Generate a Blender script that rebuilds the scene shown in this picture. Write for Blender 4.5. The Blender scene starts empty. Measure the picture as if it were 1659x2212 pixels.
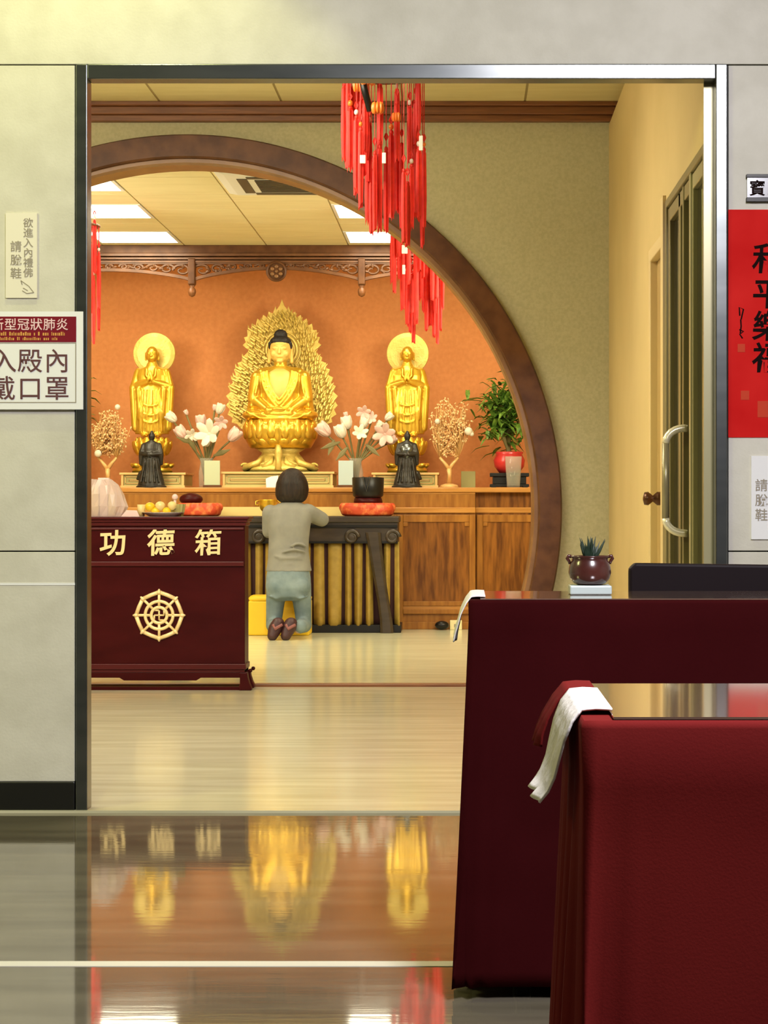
import bpy, bmesh, math, random
from mathutils import Vector, Matrix
random.seed(7)
PI = math.pi
scene = bpy.context.scene
COL = scene.collection

# ------------------------------------------------------------------ camera
F, VX, VY, EYE = 4100.0, 1003.0, 1090.0, 0.93      # focal length in px, vanishing point, eye height
cam_d = bpy.data.cameras.new('camera')
cam_d.sensor_fit = 'VERTICAL'; cam_d.sensor_height = 36.0
cam_d.lens = F / 2212 * 36.0
cam_d.shift_x = (829.5 - VX) / 2212
cam_d.shift_y = (VY - 1106) / 2212
cam_d.clip_start = 0.05; cam_d.clip_end = 100
cam = bpy.data.objects.new('camera', cam_d); COL.objects.link(cam)
cam.location = (0, 0, EYE); cam.rotation_euler = (PI / 2, 0, 0)
scene.camera = cam

# ------------------------------------------------------------------ colour management, world, lamps
scene.view_settings.view_transform = 'Standard'
scene.view_settings.look = 'None'
scene.view_settings.gamma = 1.0
scene.view_settings.use_curve_mapping = False
scene.view_settings.exposure = 0.0
scene.cycles.use_denoising = True
scene.cycles.max_bounces = 8
scene.cycles.caustics_reflective = False
scene.cycles.caustics_refractive = False
w = bpy.data.worlds.new('world'); scene.world = w; w.use_nodes = True
w.node_tree.nodes['Background'].inputs[0].default_value = (0.9, 0.85, 0.75, 1)
w.node_tree.nodes['Background'].inputs[1].default_value = 0.05

def lamp(name, kind, loc, power, color, size=0.5, size_y=None, aim=None, spot=60, blend=0.3, spread=None):
    d = bpy.data.lights.new(name, kind); d.energy = power; d.color = color
    if kind == 'AREA':
        d.shape = 'RECTANGLE'; d.size = size; d.size_y = size_y or size
        if spread: d.spread = math.radians(spread)
    else:
        d.shadow_soft_size = size
    if kind == 'SPOT':
        d.spot_size = math.radians(spot); d.spot_blend = blend
    o = bpy.data.objects.new(name, d); COL.objects.link(o); o.location = loc
    if aim is not None:
        o.rotation_euler = (Vector(aim) - Vector(loc)).to_track_quat('-Z', 'Y').to_euler()
    return o

HALL_C = (1.0, 0.94, 0.70)
HALL_EMIT = 15.0
lamp('hall_spot_lamp', 'SPOT', (-1.40, 12.3, 2.80), 70, (1.0, 0.92, 0.64), 0.06, aim=(-1.38, 14.05, 1.40), spot=52, blend=0.8)
lamp('hall_side_lamp', 'SPOT', (-2.60, 12.5, 2.80), 34, (1.0, 0.92, 0.64), 0.06, aim=(-2.35, 14.1, 1.45), spot=50, blend=0.8)
lamp('hall_side_lamp', 'SPOT', (-0.20, 12.5, 2.80), 34, (1.0, 0.92, 0.64), 0.06, aim=(-0.45, 14.1, 1.45), spot=50, blend=0.8)
lamp('hall_fill_lamp', 'AREA', (-3.4, 10.9, 2.78), 118, (1.0, 0.95, 0.70), 1.2, 1.6, aim=(-1.8, 14.6, 1.75))  # unseen fill added to brighten the hall and its back wall
lamp('hall_fill_lamp', 'AREA', (1.0, 10.9, 2.78), 118, (1.0, 0.95, 0.70), 1.2, 1.6, aim=(-0.8, 14.6, 1.75))  # second unseen fill added for the other half of the hall
lamp('entry_ceiling_lamp', 'AREA', (-1.7, 7.4, 2.93), 205, (1.0, 0.91, 0.69), 2.4, 1.6, aim=(-1.6, 7.9, 0))
lamp('warm_downlight', 'SPOT', (-1.12, 5.20, 3.33), 68, (1.0, 1.0, 0.40), 0.05, aim=(-1.12, 5.20, 0), spot=92, blend=0.28)
lamp('warm_fill_lamp', 'AREA', (-3.2, 3.6, 3.35), 125, (1.0, 1.0, 0.36), 0.6, 1.6, aim=(-2.4, 5.6, 0.4))  # unseen wide fill added to warm the wall panels
lamp('lobby_fill_lamp', 'AREA', (0.95, 1.5, 3.35), 420, (0.96, 0.93, 1.0), 0.7, 1.8, aim=(0.9, 3.6, 0))  # unseen neutral fill, added and tilted to light the front wall and tablecloths

# ------------------------------------------------------------------ materials
def mat(name, c, rough=0.5, metal=0.0, c2=None, nscale=8.0, stretch=(1, 1, 1), bump=0.0, bscale=None, ior=1.5, coat=0.0,
        detail=4.0, lo=0.35, hi=0.65, trans=0.0, emit=0.0, bdist=0.01, coatrough=0.03, spec=0.5):
    m = bpy.data.materials.new(name); m.use_nodes = True
    nt = m.node_tree; b = nt.nodes['Principled BSDF']
    b.inputs['Base Color'].default_value = (*c, 1)
    b.inputs['Roughness'].default_value = rough
    b.inputs['Metallic'].default_value = metal
    b.inputs['IOR'].default_value = ior
    b.inputs['Specular IOR Level'].default_value = spec
    b.inputs['Coat Weight'].default_value = coat
    b.inputs['Coat Roughness'].default_value = coatrough
    b.inputs['Transmission Weight'].default_value = trans
    if emit:
        b.inputs['Emission Color'].default_value = (*c, 1)
        b.inputs['Emission Strength'].default_value = emit
    if c2 is not None or bump:
        tc = nt.nodes.new('ShaderNodeTexCoord')
        mp = nt.nodes.new('ShaderNodeMapping'); mp.inputs['Scale'].default_value = stretch
        nt.links.new(tc.outputs['Object'], mp.inputs['Vector'])
    if c2 is not None:
        n = nt.nodes.new('ShaderNodeTexNoise'); n.inputs['Scale'].default_value = nscale; n.inputs['Detail'].default_value = detail
        r = nt.nodes.new('ShaderNodeValToRGB')
        r.color_ramp.elements[0].position = lo; r.color_ramp.elements[0].color = (*c, 1)
        r.color_ramp.elements[1].position = hi; r.color_ramp.elements[1].color = (*c2, 1)
        nt.links.new(mp.outputs[0], n.inputs['Vector']); nt.links.new(n.outputs['Fac'], r.inputs[0])
        nt.links.new(r.outputs[0], b.inputs['Base Color'])
    if bump:
        n2 = nt.nodes.new('ShaderNodeTexNoise'); n2.inputs['Scale'].default_value = bscale or nscale; n2.inputs['Detail'].default_value = 3
        bp = nt.nodes.new('ShaderNodeBump'); bp.inputs['Strength'].default_value = bump; bp.inputs['Distance'].default_value = bdist
        nt.links.new(mp.outputs[0], n2.inputs['Vector']); nt.links.new(n2.outputs['Fac'], bp.inputs['Height'])
        nt.links.new(bp.outputs[0], b.inputs['Normal'])
    return m

M = {}
def thin(name, c, clear, rough=.05):
    """thin see-through sheet: partly transparent, partly glossy and diffuse"""
    m = mat(name, c, rough)
    nt = m.node_tree; b = nt.nodes['Principled BSDF']; out = nt.nodes['Material Output']
    t = nt.nodes.new('ShaderNodeBsdfTransparent'); t.inputs[0].default_value = (.97, .96, .93, 1)
    lw = nt.nodes.new('ShaderNodeLayerWeight'); lw.inputs['Blend'].default_value = .35
    mr = nt.nodes.new('ShaderNodeMapRange'); mr.inputs['To Min'].default_value = 1 - clear; mr.inputs['To Max'].default_value = min(1.0, 1.25 - clear)
    mx = nt.nodes.new('ShaderNodeMixShader')
    nt.links.new(lw.outputs['Facing'], mr.inputs['Value']); nt.links.new(mr.outputs[0], mx.inputs[0])
    nt.links.new(t.outputs[0], mx.inputs[1]); nt.links.new(b.outputs[0], mx.inputs[2]); nt.links.new(mx.outputs[0], out.inputs[0])
    return m
M['glass'] = thin('clear_glass', (.72, .70, .62), .88)
M['plastic'] = thin('clear_bag', (.74, .60, .54), .42, .25)
M['wall'] = mat('wall_laminate', (.56, .535, .46), .5, c2=(.63, .605, .53), nscale=9, bump=.08, bscale=120, spec=.3)
M['seam'] = mat('dark_seam', (.03, .03, .025), .6)
M['steel'] = mat('brushed_steel', (.125, .135, .135), .25, .9, c2=(.17, .18, .178), nscale=3, stretch=(1, 1, 6))
M['base'] = mat('black_skirting', (.006, .006, .005), .35)
M['nearfloor'] = mat('polished_stone', (.10, .085, .06), .05, c2=(.16, .14, .10), nscale=1.5, stretch=(1, 7, 1), bump=.03, bscale=5, ior=2.5, bdist=.003)
M['strip'] = mat('pale_grout', (.62, .60, .52), .4)
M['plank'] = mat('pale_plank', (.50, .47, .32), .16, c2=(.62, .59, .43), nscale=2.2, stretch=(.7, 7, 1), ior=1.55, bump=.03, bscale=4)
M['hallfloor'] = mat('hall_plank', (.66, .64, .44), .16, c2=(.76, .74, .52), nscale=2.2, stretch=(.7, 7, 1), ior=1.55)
M['moonwall'] = mat('sand_plaster', (.46, .44, .265), .85, c2=(.53, .505, .32), nscale=70, bump=.1, bscale=90, bdist=.004)
M['cream'] = mat('cream_wallpaper', (.60, .465, .215), .75, c2=(.65, .505, .24), nscale=2, bump=.05, bscale=200, spec=.2)
M['orange'] = mat('terracotta_wall', (.65, .235, .068), .8, c2=(.71, .27, .082), nscale=30, bump=.05, bscale=80)
M['tile'] = mat('ceiling_tile', (.80, .70, .40), .8, c2=(.86, .76, .46), nscale=3, stretch=(1, 6, 1))
M['tilegrid'] = mat('ceiling_grid', (.42, .33, .16), .6)
M['white'] = mat('white_paint', (.8, .8, .78), .5)
M['crown'] = mat('crown_wood', (.16, .055, .016), .4, c2=(.24, .09, .028), nscale=5, stretch=(1, 8, 14))
M['gate'] = mat('gate_wood', (.082, .029, .009), .42, c2=(.14, .055, .019), nscale=7, stretch=(1.5, 1, 1.5), bump=.05, bscale=30, spec=.3)
M['gatelip'] = mat('gate_lip_wood', (.22, .10, .035), .35, c2=(.30, .15, .055), nscale=7)
M['fret'] = mat('dark_fretwork', (.105, .038, .012), .4, c2=(.17, .068, .024), nscale=9)
M['altar'] = mat('altar_wood', (.25, .092, .012), .36, c2=(.38, .155, .024), nscale=5, stretch=(5, 5, .7), bump=.04, spec=.3)
M['altarh'] = mat('altar_wood_rail', (.42, .175, .030), .3, c2=(.55, .25, .055), nscale=5, stretch=(.7, 5, 6))
M['altarp'] = mat('altar_panel_wood', (.115, .036, .005), .36, c2=(.29, .105, .015), nscale=5, stretch=(6, 5, .8), spec=.25)
M['gold'] = mat('gilt', (.74, .44, .035), .28, .70, c2=(.82, .51, .06), nscale=12)
M['goldpale'] = mat('gilt_pale', (.64, .45, .09), .42, .35, c2=(.74, .53, .13), nscale=20, bump=.3, bscale=60)
M['goldskin'] = mat('gilt_skin', (.80, .52, .12), .45, .15)
M['brass'] = mat('gold_lettering', (.92, .72, .36), .4, .15)
M['hairdark'] = mat('dark_curls', (.012, .008, .006), .6, bump=.6, bscale=60)
M['bronze'] = mat('black_bronze', (.018, .014, .010), .35, .3, c2=(.04, .034, .026), nscale=20)
M['plinth'] = mat('plinth_gold', (.72, .46, .17), .4, .2)
M['plinthg'] = mat('plinth_olive', (.40, .36, .12), .5)
M['maroonwood'] = mat('maroon_lacquer', (.036, .0015, .002), .38, c2=(.05, .003, .0035), nscale=4, stretch=(1, 1, 3), spec=.15)
M['maroonrail'] = mat('maroon_rail', (.080, .010, .011), .34, c2=(.07, .008, .008), nscale=4, spec=.25)
M['darkwood'] = mat('dark_table_wood', (.030, .020, .012), .35, c2=(.05, .034, .022), nscale=6, stretch=(1, 4, 4))
M['curtain'] = mat('gold_curtain', (.32, .205, .032), .6, c2=(.40, .26, .045), nscale=20)
M['goldcloth'] = mat('pale_gold_cloth', (.74, .56, .20), .6)
M['maroongap'] = mat('painted_pleat_gap', (.035, .006, .006), .8)  # painted dark for the shaded grooves between the curtain pleats
M['ceilgrey'] = mat('grey_ceiling_panel', (.22, .21, .20), .7)
M['yellow'] = mat('yellow_cloth', (.90, .58, .02), .6)
M['red'] = mat('red_silk', (.80, .025, .012), .55, c2=(.68, .014, .010), nscale=30)
M['orangebead'] = mat('orange_bead', (.90, .22, .03), .3)
M['whitebead'] = mat('white_bead', (.88, .80, .72), .3)
M['cushion'] = mat('red_brocade', (.55, .06, .018), .5, c2=(.78, .22, .06), nscale=22, lo=.48, hi=.66)
M['blackmetal'] = mat('black_metal', (.012, .011, .010), .35, .4)
M['petalw'] = mat('white_petal', (.66, .58, .44), .7, c2=(.72, .63, .52), nscale=20)
M['petalp'] = mat('pink_petal', (.66, .40, .34), .7, c2=(.72, .52, .44), nscale=20)
M['stem'] = mat('olive_stem', (.16, .13, .04), .6)
M['leaf'] = mat('green_leaf', (.05, .13, .012), .45, c2=(.18, .30, .04), nscale=25)
M['cactus'] = mat('dark_green_leaf', (.008, .022, .010), .5)
M['twig'] = mat('gilt_twig', (.66, .36, .12), .4, .2, c2=(.80, .50, .20), nscale=20)
M['bead'] = mat('gilt_blossom', (.74, .40, .15), .4, .15, c2=(.88, .62, .32), nscale=30)
M['dkglass'] = mat('door_glass', (.030, .026, .015), .05, ior=1.9, c2=(.05, .044, .028), nscale=2)
M['frame'] = mat('bronze_aluminium', (.30, .25, .13), .3, .3)
M['framelight'] = mat('pale_olive_aluminium', (.42, .38, .22), .3, .3)
M['framep'] = mat('pale_door_frame', (.72, .56, .28), .4)
M['doorwood'] = mat('oak_door', (.40, .27, .09), .4, c2=(.46, .32, .12), nscale=6, stretch=(5, 5, .6))
M['handle'] = mat('pale_handle', (.80, .72, .50), .25, .3)
M['knob'] = mat('brown_knob', (.10, .04, .018), .3, .5)
M['card'] = mat('pale_card', (.44, .52, .50), .4)
M['cardgreen'] = mat('pale_green_card', (.47, .51, .33), .4)
M['paper'] = mat('paper', (.80, .80, .82), .6, spec=.2)
M['paperold'] = mat('cream_paper', (.76, .71, .60), .6)
M['ink'] = mat('grey_ink', (.30, .26, .20), .7)
M['inkdark'] = mat('dark_maroon_ink', (.10, .028, .035), .6)
M['inkblack'] = mat('black_ink', (.010, .004, .004), .8, spec=.05)
M['inkpink'] = mat('pink_lettering', (.80, .55, .58), .6)
M['inkgold'] = mat('ochre_lettering', (.62, .30, .06), .6)
M['bandred'] = mat('maroon_band', (.19, .010, .022), .7, spec=.1)
M['poster'] = mat('red_paper', (.56, .010, .010), .8, c2=(.66, .020, .018), nscale=5, spec=.08)
M['ochre'] = mat('ochre_stamp', (.55, .06, .03), .8, spec=.08)
M['chrome'] = mat('mirror_plate', (.75, .75, .78), .12, .9)
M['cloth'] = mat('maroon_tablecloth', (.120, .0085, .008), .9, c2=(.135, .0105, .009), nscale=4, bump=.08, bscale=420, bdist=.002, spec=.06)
M['clothfar'] = mat('dimmed_maroon_tablecloth', (.024, .0018, .0022), .9, c2=(.030, .0024, .003), nscale=4, bump=.1, bscale=150, bdist=.003, spec=.03)  # darker copy of the nearer cloth: its dimmer light is put into the colour
M['vinyl'] = mat('glossy_table_sheet', (.17, .10, .07), .07, ior=2.3, coat=1.0, coatrough=.06)
M['linen'] = mat('white_linen', (.78, .74, .70), .8, bump=.2, bscale=60)
M['pot'] = mat('brown_glaze', (.038, .010, .008), .25, c2=(.075, .020, .015), nscale=12, coat=.4)
M['leather'] = mat('black_leather', (.010, .006, .007), .55, spec=.1)
M['skin'] = mat('skin', (.62, .38, .26), .5)
M['hair'] = mat('brown_black_hair', (.009, .005, .0035), .5, c2=(.024, .014, .009), nscale=30, stretch=(3, 3, .4), bump=.4, bscale=40, spec=.3)
M['shirt'] = mat('grey_jersey', (.20, .195, .175), .85, c2=(.235, .23, .20), nscale=12)
M['jeans'] = mat('pale_denim', (.12, .17, .195), .85, c2=(.21, .27, .29), nscale=9)
M['shoe'] = mat('maroon_shoe', (.045, .012, .014), .5)
M['shoelight'] = mat('rose_suede', (.22, .075, .07), .7)
M['carton'] = mat('pink_card', (.84, .62, .56), .6)
M['yellowfruit'] = mat('yellow_fruit', (.85, .55, .02), .4)
M['palefruit'] = mat('pale_yellow_fruit', (.80, .62, .25), .4)
M['redpot'] = mat('red_glaze', (.55, .03, .03), .25)
M['socket'] = mat('cream_plastic', (.80, .70, .38), .4)
M['diffuser'] = mat('light_diffuser', HALL_C, .5, emit=HALL_EMIT)
M['diffuser'].node_tree.nodes['Principled BSDF'].inputs['Emission Color'].default_value = (1.0, .92, .68, 1)
M['grille'] = mat('dark_grille', (.05, .045, .035), .5)

# ------------------------------------------------------------------ helpers
def X(px, D): return (px - VX) * D / F
def Z(py, D): return EYE - (py - VY) * D / F
def P(px, py, D): return Vector((X(px, D), D, Z(py, D)))

class MB:
    """collects shapes; build() links them as one mesh object"""
    def __init__(s): s.bm = bmesh.new()
    def face(s, pts):
        return s.bm.faces.new([s.bm.verts.new(p) for p in pts])
    def box(s, x0, x1, y0, y1, z0, z1):
        c = [(x0, y0, z0), (x1, y0, z0), (x1, y1, z0), (x0, y1, z0), (x0, y0, z1), (x1, y0, z1), (x1, y1, z1), (x0, y1, z1)]
        v = [s.bm.verts.new(p) for p in c]
        for f in ((0, 3, 2, 1), (4, 5, 6, 7), (0, 1, 5, 4), (1, 2, 6, 5), (2, 3, 7, 6), (3, 0, 4, 7)):
            s.bm.faces.new([v[i] for i in f])
        return s
    def prism(s, pts, y0, y1, axis='y'):
        """extrudes an outline. axis y: pts are (x,z); axis x: pts are (y,z) and y0,y1 are x; axis z: pts are (x,y)"""
        def q(p, t):
            return (p[0], t, p[1]) if axis == 'y' else ((t, p[0], p[1]) if axis == 'x' else (p[0], p[1], t))
        a = [s.bm.verts.new(q(p, y0)) for p in pts]; b = [s.bm.verts.new(q(p, y1)) for p in pts]
        n = len(pts)
        s.bm.faces.new(a); s.bm.faces.new(b[::-1])
        for i in range(n): s.bm.faces.new((a[i], b[i], b[(i + 1) % n], a[(i + 1) % n]))
        return s
    def rings(s, rings, cap=True):
        V = [[s.bm.verts.new(p) for p in r] for r in rings]
        n = len(V[0])
        for A, B in zip(V, V[1:]):
            for i in range(n): s.bm.faces.new((A[i], A[(i + 1) % n], B[(i + 1) % n], B[i]))
        if cap:
            s.bm.faces.new(V[0][::-1]); s.bm.faces.new(V[-1])
        return s
    def tube(s, pts, r, seg=8, flat=1.0):
        pts = [Vector(p) for p in pts]
        rs = r if isinstance(r, (list, tuple)) else [r] * len(pts)
        out = []
        for i, p in enumerate(pts):
            d = (pts[min(i + 1, len(pts) - 1)] - pts[max(i - 1, 0)])
            d = d.normalized() if d.length > 1e-9 else Vector((0, 0, 1))
            up = Vector((0, 1, 0)) if abs(d.y) < .9 else Vector((1, 0, 0))
            a = d.cross(up).normalized(); b = a.cross(d).normalized()
            out.append([p + a * (math.cos(t) * rs[i]) + b * (math.sin(t) * rs[i] * flat) for t in (2 * PI * k / seg for k in range(seg))])
        return s.rings(out)
    def cap(s, p0, p1, r0, r1, seg=14):
        """a tapered limb with round ends"""
        p0, p1 = Vector(p0), Vector(p1); d = p1 - p0; L = d.length or 1e-6; d = d / L
        pts, rs = [], []
        for t in (-90, -60, -30, 0): pts.append(p0 + d * (r0 * math.sin(math.radians(t)))); rs.append(max(r0 * math.cos(math.radians(t)), r0 * .05))
        for t in (0, 30, 60, 90): pts.append(p1 + d * (r1 * math.sin(math.radians(t)))); rs.append(max(r1 * math.cos(math.radians(t)), r1 * .05))
        return s.tube(pts, rs, seg)
    def lathe(s, prof, c=(0, 0, 0), seg=32, sy=1.0):
        c = Vector(c)
        return s.rings([[c + Vector((max(r, 1e-4) * math.cos(2 * PI * k / seg), max(r, 1e-4) * sy * math.sin(2 * PI * k / seg), z)) for k in range(seg)] for r, z in prof])
    def ell(s, c, r, rot=None, u=16, v=10):
        c = Vector(c); R = rot or Matrix.Identity(3)
        rg = []
        for j in range(v + 1):
            t = -PI / 2 + PI * j / v
            ct = max(math.cos(t), .02)
            rg.append([c + R @ Vector((r[0] * ct * math.cos(2 * PI * k / u), r[1] * ct * math.sin(2 * PI * k / u), r[2] * math.sin(t))) for k in range(u)])
        return s.rings(rg)
    def loft(s, secs, seg=24, p=2.0):
        """secs: (cx, cy, z, rx, ry); p > 2 squares the section"""
        rg = []
        for cx, cy, z, rx, ry in secs:
            r = []
            for k in range(seg):
                a = 2 * PI * k / seg; ca, sa = math.cos(a), math.sin(a)
                r.append(Vector((cx + rx * math.copysign(abs(ca) ** (2 / p), ca), cy + ry * math.copysign(abs(sa) ** (2 / p), sa), z)))
            rg.append(r)
        return s.rings(rg)
    def grid(s, fn, nu, nv):
        V = [[s.bm.verts.new(fn(i / nu, j / nv)) for j in range(nv + 1)] for i in range(nu + 1)]
        for i in range(nu):
            for j in range(nv): s.bm.faces.new((V[i][j], V[i + 1][j], V[i + 1][j + 1], V[i][j + 1]))
        return s
    def build(s, name, m, parent=None, smooth=False, bevel=0.0, remesh=0.0, soft=0, thick=0.0, sub=0, loc=None):
        bmesh.ops.recalc_face_normals(s.bm, faces=s.bm.faces[:])
        if parent is not None and loc is None:
            bmesh.ops.translate(s.bm, verts=s.bm.verts[:], vec=-parent_world(parent))
        me = bpy.data.meshes.new(name); s.bm.to_mesh(me); s.bm.free()
        me.materials.append(M[m] if isinstance(m, str) else m)
        o = bpy.data.objects.new(name, me); COL.objects.link(o)
        if parent is not None: o.parent = parent
        if thick:
            md = o.modifiers.new('thickness', 'SOLIDIFY'); md.thickness = thick; md.offset = 0
        if remesh:
            md = o.modifiers.new('union', 'REMESH'); md.mode = 'VOXEL'; md.voxel_size = remesh; md.use_smooth_shade = True
            if soft:
                md = o.modifiers.new('soften', 'SMOOTH'); md.iterations = soft; md.factor = .5
            smooth = True
        if bevel:
            md = o.modifiers.new('edges', 'BEVEL'); md.width = bevel; md.segments = 2; md.limit_method = 'ANGLE'; md.angle_limit = math.radians(40)
            md.harden_normals = False
        if sub:
            md = o.modifiers.new('subdivide', 'SUBSURF'); md.levels = sub; md.render_levels = sub
        if smooth: me.shade_smooth()
        return o

def parent_world(p):
    v = Vector((0, 0, 0))
    while p is not None:
        v += p.location; p = p.parent
    return v

def tag(o, label, cat, group=None):
    o['label'] = label; o['category'] = cat
    if group: o['group'] = group
    return o
def thing(name, label, cat, loc, group=None):
    o = bpy.data.objects.new(name, None); COL.objects.link(o); o.location = loc; o.empty_display_size = .1
    return tag(o, label, cat, group)
def struct(o):
    o['kind'] = 'structure'; return o
def copy_tree(o, parent=None):
    c = o.copy(); COL.objects.link(c)
    if parent is not None: c.parent = parent
    for ch in list(o.children): copy_tree(ch, c)
    return c

def glyphs(name, body, m, parent, at, h, depth=.004, bold=0.0, sx=1.0, shear=0.0, tilt=0.0):
    """writes one line of characters standing in the XZ plane facing the camera; at = lower left corner of the first cell"""
    c = bpy.data.curves.new(name, 'FONT'); c.body = body; c.size = h * 1.04; c.extrude = depth / 2; c.offset = bold; c.shear = shear
    t = bpy.data.objects.new(name + '_source', c); COL.objects.link(t)
    dg = bpy.context.evaluated_depsgraph_get(); dg.update()
    me = bpy.data.meshes.new_from_object(t.evaluated_get(dg), depsgraph=dg)
    bpy.data.objects.remove(t); bpy.data.curves.remove(c)
    me.name = name; me.materials.clear(); me.materials.append(M[m])
    R = Matrix.Rotation(PI / 2, 4, 'X') @ Matrix.Rotation(tilt, 4, 'Z') @ Matrix.Diagonal((sx, 1, 1, 1))
    me.transform(Matrix.Translation(Vector(at) - parent_world(parent)) @ R @ Matrix.Translation((0, h * .12, 0)))
    o = bpy.data.objects.new(name, me); COL.objects.link(o); o.parent = parent
    return o

# ================================================================== THE SETTING
DW, DM, DB = 5.74, 9.65, 14.60            # front wall, moon-gate wall, back wall
RW = 0.735                                # side wall of the entry
ZA, ZH, ZN = 2.97, 2.835, 3.40            # ceilings: entry, hall, lobby
HF = 0.02                                 # hall floor level
SW = F / DW
GX, GZ, GR = -1.405, 0.905, 1.90          # moon gate

# floors
struct(MB().box(-5, 5, -3, DW - .02, -.1, 0).build('floor_lobby', 'nearfloor'))
struct(MB().box(-5, 5, 3.82, 3.862, -.02, .0012).build('trim_1', 'strip'))
f = MB()
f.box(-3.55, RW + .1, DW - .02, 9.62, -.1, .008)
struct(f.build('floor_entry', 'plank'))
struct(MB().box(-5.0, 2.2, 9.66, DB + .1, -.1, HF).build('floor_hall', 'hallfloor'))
struct(MB().box(-3.55, RW, 9.60, 9.66, -.1, HF + .003).build('trim_2', 'crown', bevel=.004))

# lobby front wall: laminate panels with dark seams on a backing
b = MB()
jl0, jl1, jr0, jr1 = X(165, DW), X(190, DW), X(1545, DW), X(1570, DW)
zt, zh = Z(140, DW), Z(172, DW)
b.box(-5, jl0, DW + .012, DW + .10, 0, ZN); b.box(jr1, 5, DW + .012, DW + .10, 0, ZN); b.box(jl0, jr1, DW + .012, DW + .10, zt, ZN)
struct(b.build('wall_front_backing', 'seam'))
b = MB(); g = .002
zs = Z(1191, DW)
for x0, x1 in ((-5, -3.0), (-3.0, jl0 - .003)):
    b.box(x0 + g, x1 - g, DW, DW + .012, .093, zs - g); b.box(x0 + g, x1 - g, DW, DW + .012, zs + g, zt - g)
for x0, x1 in ((jr1 + .003, 2.4), (2.4, 5)):
    b.box(x0 + g, x1 - g, DW, DW + .012, .093, zs - g); b.box(x0 + g, x1 - g, DW, DW + .012, zs + g, zt - g)
b.box(-5, 5, DW, DW + .012, zt + g, ZN)
struct(b.build('wall_front', 'wall', bevel=.0015))
struct(MB().box(-5, jl0 - .003, DW - .012, DW + .002, 0, .093).build('baseboard_left', 'base', bevel=.003))
struct(MB().box(jr1 + .003, 5, DW - .012, DW + .002, 0, .093).build('baseboard_right', 'base', bevel=.003))
# steel portal
b = MB()
b.box(jl0, jl1, DW - .012, DW + .055, 0, zt)
b.box(jr0, jr1, DW - .012, DW + .055, 0, zt)
b.box(jl1, jr0, DW - .012, DW + .055, zh, zt)
struct(b.build('trim_3', 'steel', bevel=.003))
struct(MB().box(-5, jl0 - .004, DW - .0015, DW + .002, Z(1264, DW), Z(1259, DW)).build('highlight_line', 'paper'))  # highlight line on the wall panel, put in as a thin pale strip
# lobby side walls, rear wall and ceiling
struct(MB().box(-5.1, -5, -3, DW + .1, 0, ZN).build('wall_left', 'wall'))
struct(MB().box(5, 5.1, -3, DW + .1, 0, ZN).build('wall_right', 'wall'))
struct(MB().box(-5, 5, -3.1, -3, 0, ZN).build('wall_rear', 'wall'))
struct(MB().box(-5.1, 5.1, -3.1, DW + .1, ZN, ZN + .1).build('ceiling_lobby', 'ceilgrey'))

# entry: side walls, coved top, ceiling
b = MB()
DG0, DG1 = 5.80, RW * F / (1439 - VX)      # glazed double door
DD0, DD1 = RW * F / (1433 - VX), RW * F / (1407 - VX)       # wooden door
zg = Z(434, DG1); zd = Z(556, DD1)
w0, w1 = RW, RW + .12
b.box(w0, w1, DG1, DD0, 0, zg)                               # pier between the doors
b.box(w0, w1, DD1, DM + .02, 0, zg)
b.box(w0, w1, DD0, DD1, zd, zg)
b.prism([(w0, zg), (w0, 2.86), (.83, ZA), (w1 + .05, ZA), (w1 + .05, zg)], DW + .06, DM + .02)
struct(b.build('wall_entry_right', 'cream'))
struct(MB().box(-3.67, -3.55, DW + .06, DM, 0, ZA).build('wall_entry_left', 'cream'))
c = MB()
for i in range(12):
    x1 = X(1133, DM) + .615 * (1 - i)
    for j in range(7):
        y1 = 9.60 - .60 * j - .02
        xa, xb = max(x1 - .615, -3.55), min(x1, .84)
        ya, yb = max(y1 - .6, DW + .05), y1
        if xb - xa > .05 and yb - ya > .05: c.box(xa + .006, xb - .006, ya + .006, yb - .006, ZA - .004, ZA + .03)
struct(c.build('ceiling_entry', 'tile'))
struct(MB().box(-3.6, 1.0, DW + .05, DM + .3, ZA - .001, ZA + .1).build('ceiling_entry_grid', 'tilegrid'))

# moon-gate wall: a plate with a round opening
b = MB()
N = 96
a0 = -math.asin((GZ - .0) / (GR - .03)); a1 = PI - a0
rin = GR - .04
def edge_pt(a):
    dx, dz = math.cos(a), math.sin(a)
    t = 1e9
    if dx > 1e-6: t = min(t, (RW + .05 - GX) / dx)
    if dx < -1e-6: t = min(t, (-5.0 - GX) / dx)
    if dz > 1e-6: t = min(t, (ZA + .05 - GZ) / dz)
    if dz < -1e-6: t = min(t, (0 - GZ) / dz)
    return (GX + dx * t, GZ + dz * t)
angs = [a0 + (a1 - a0) * i / N for i in range(N + 1)]
for cx in (RW + .05, -5.0):
    angs.append(math.atan2(ZA + .05 - GZ, cx - GX))
angs = sorted(angs)
for yv in (DM, DM + .16):
    for A, B in zip(angs, angs[1:]):
        p = [(GX + rin * math.cos(A), yv, GZ + rin * math.sin(A)), (GX + rin * math.cos(B), yv, GZ + rin * math.sin(B))]
        q = [(edge_pt(B)[0], yv, edge_pt(B)[1]), (edge_pt(A)[0], yv, edge_pt(A)[1])]
        if (Vector(q[0]) - Vector(q[1])).length > 1e-6: b.face(p + q)
for A, B in zip(angs, angs[1:]):
    b.face([(GX + rin * math.cos(t), yv, GZ + rin * math.sin(t)) for t, yv in ((A, DM), (B, DM), (B, DM + .16), (A, DM + .16))])
bmesh.ops.remove_doubles(b.bm, verts=b.bm.verts[:], dist=1e-5)
struct(b.build('wall_moon', 'moonwall'))
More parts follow.
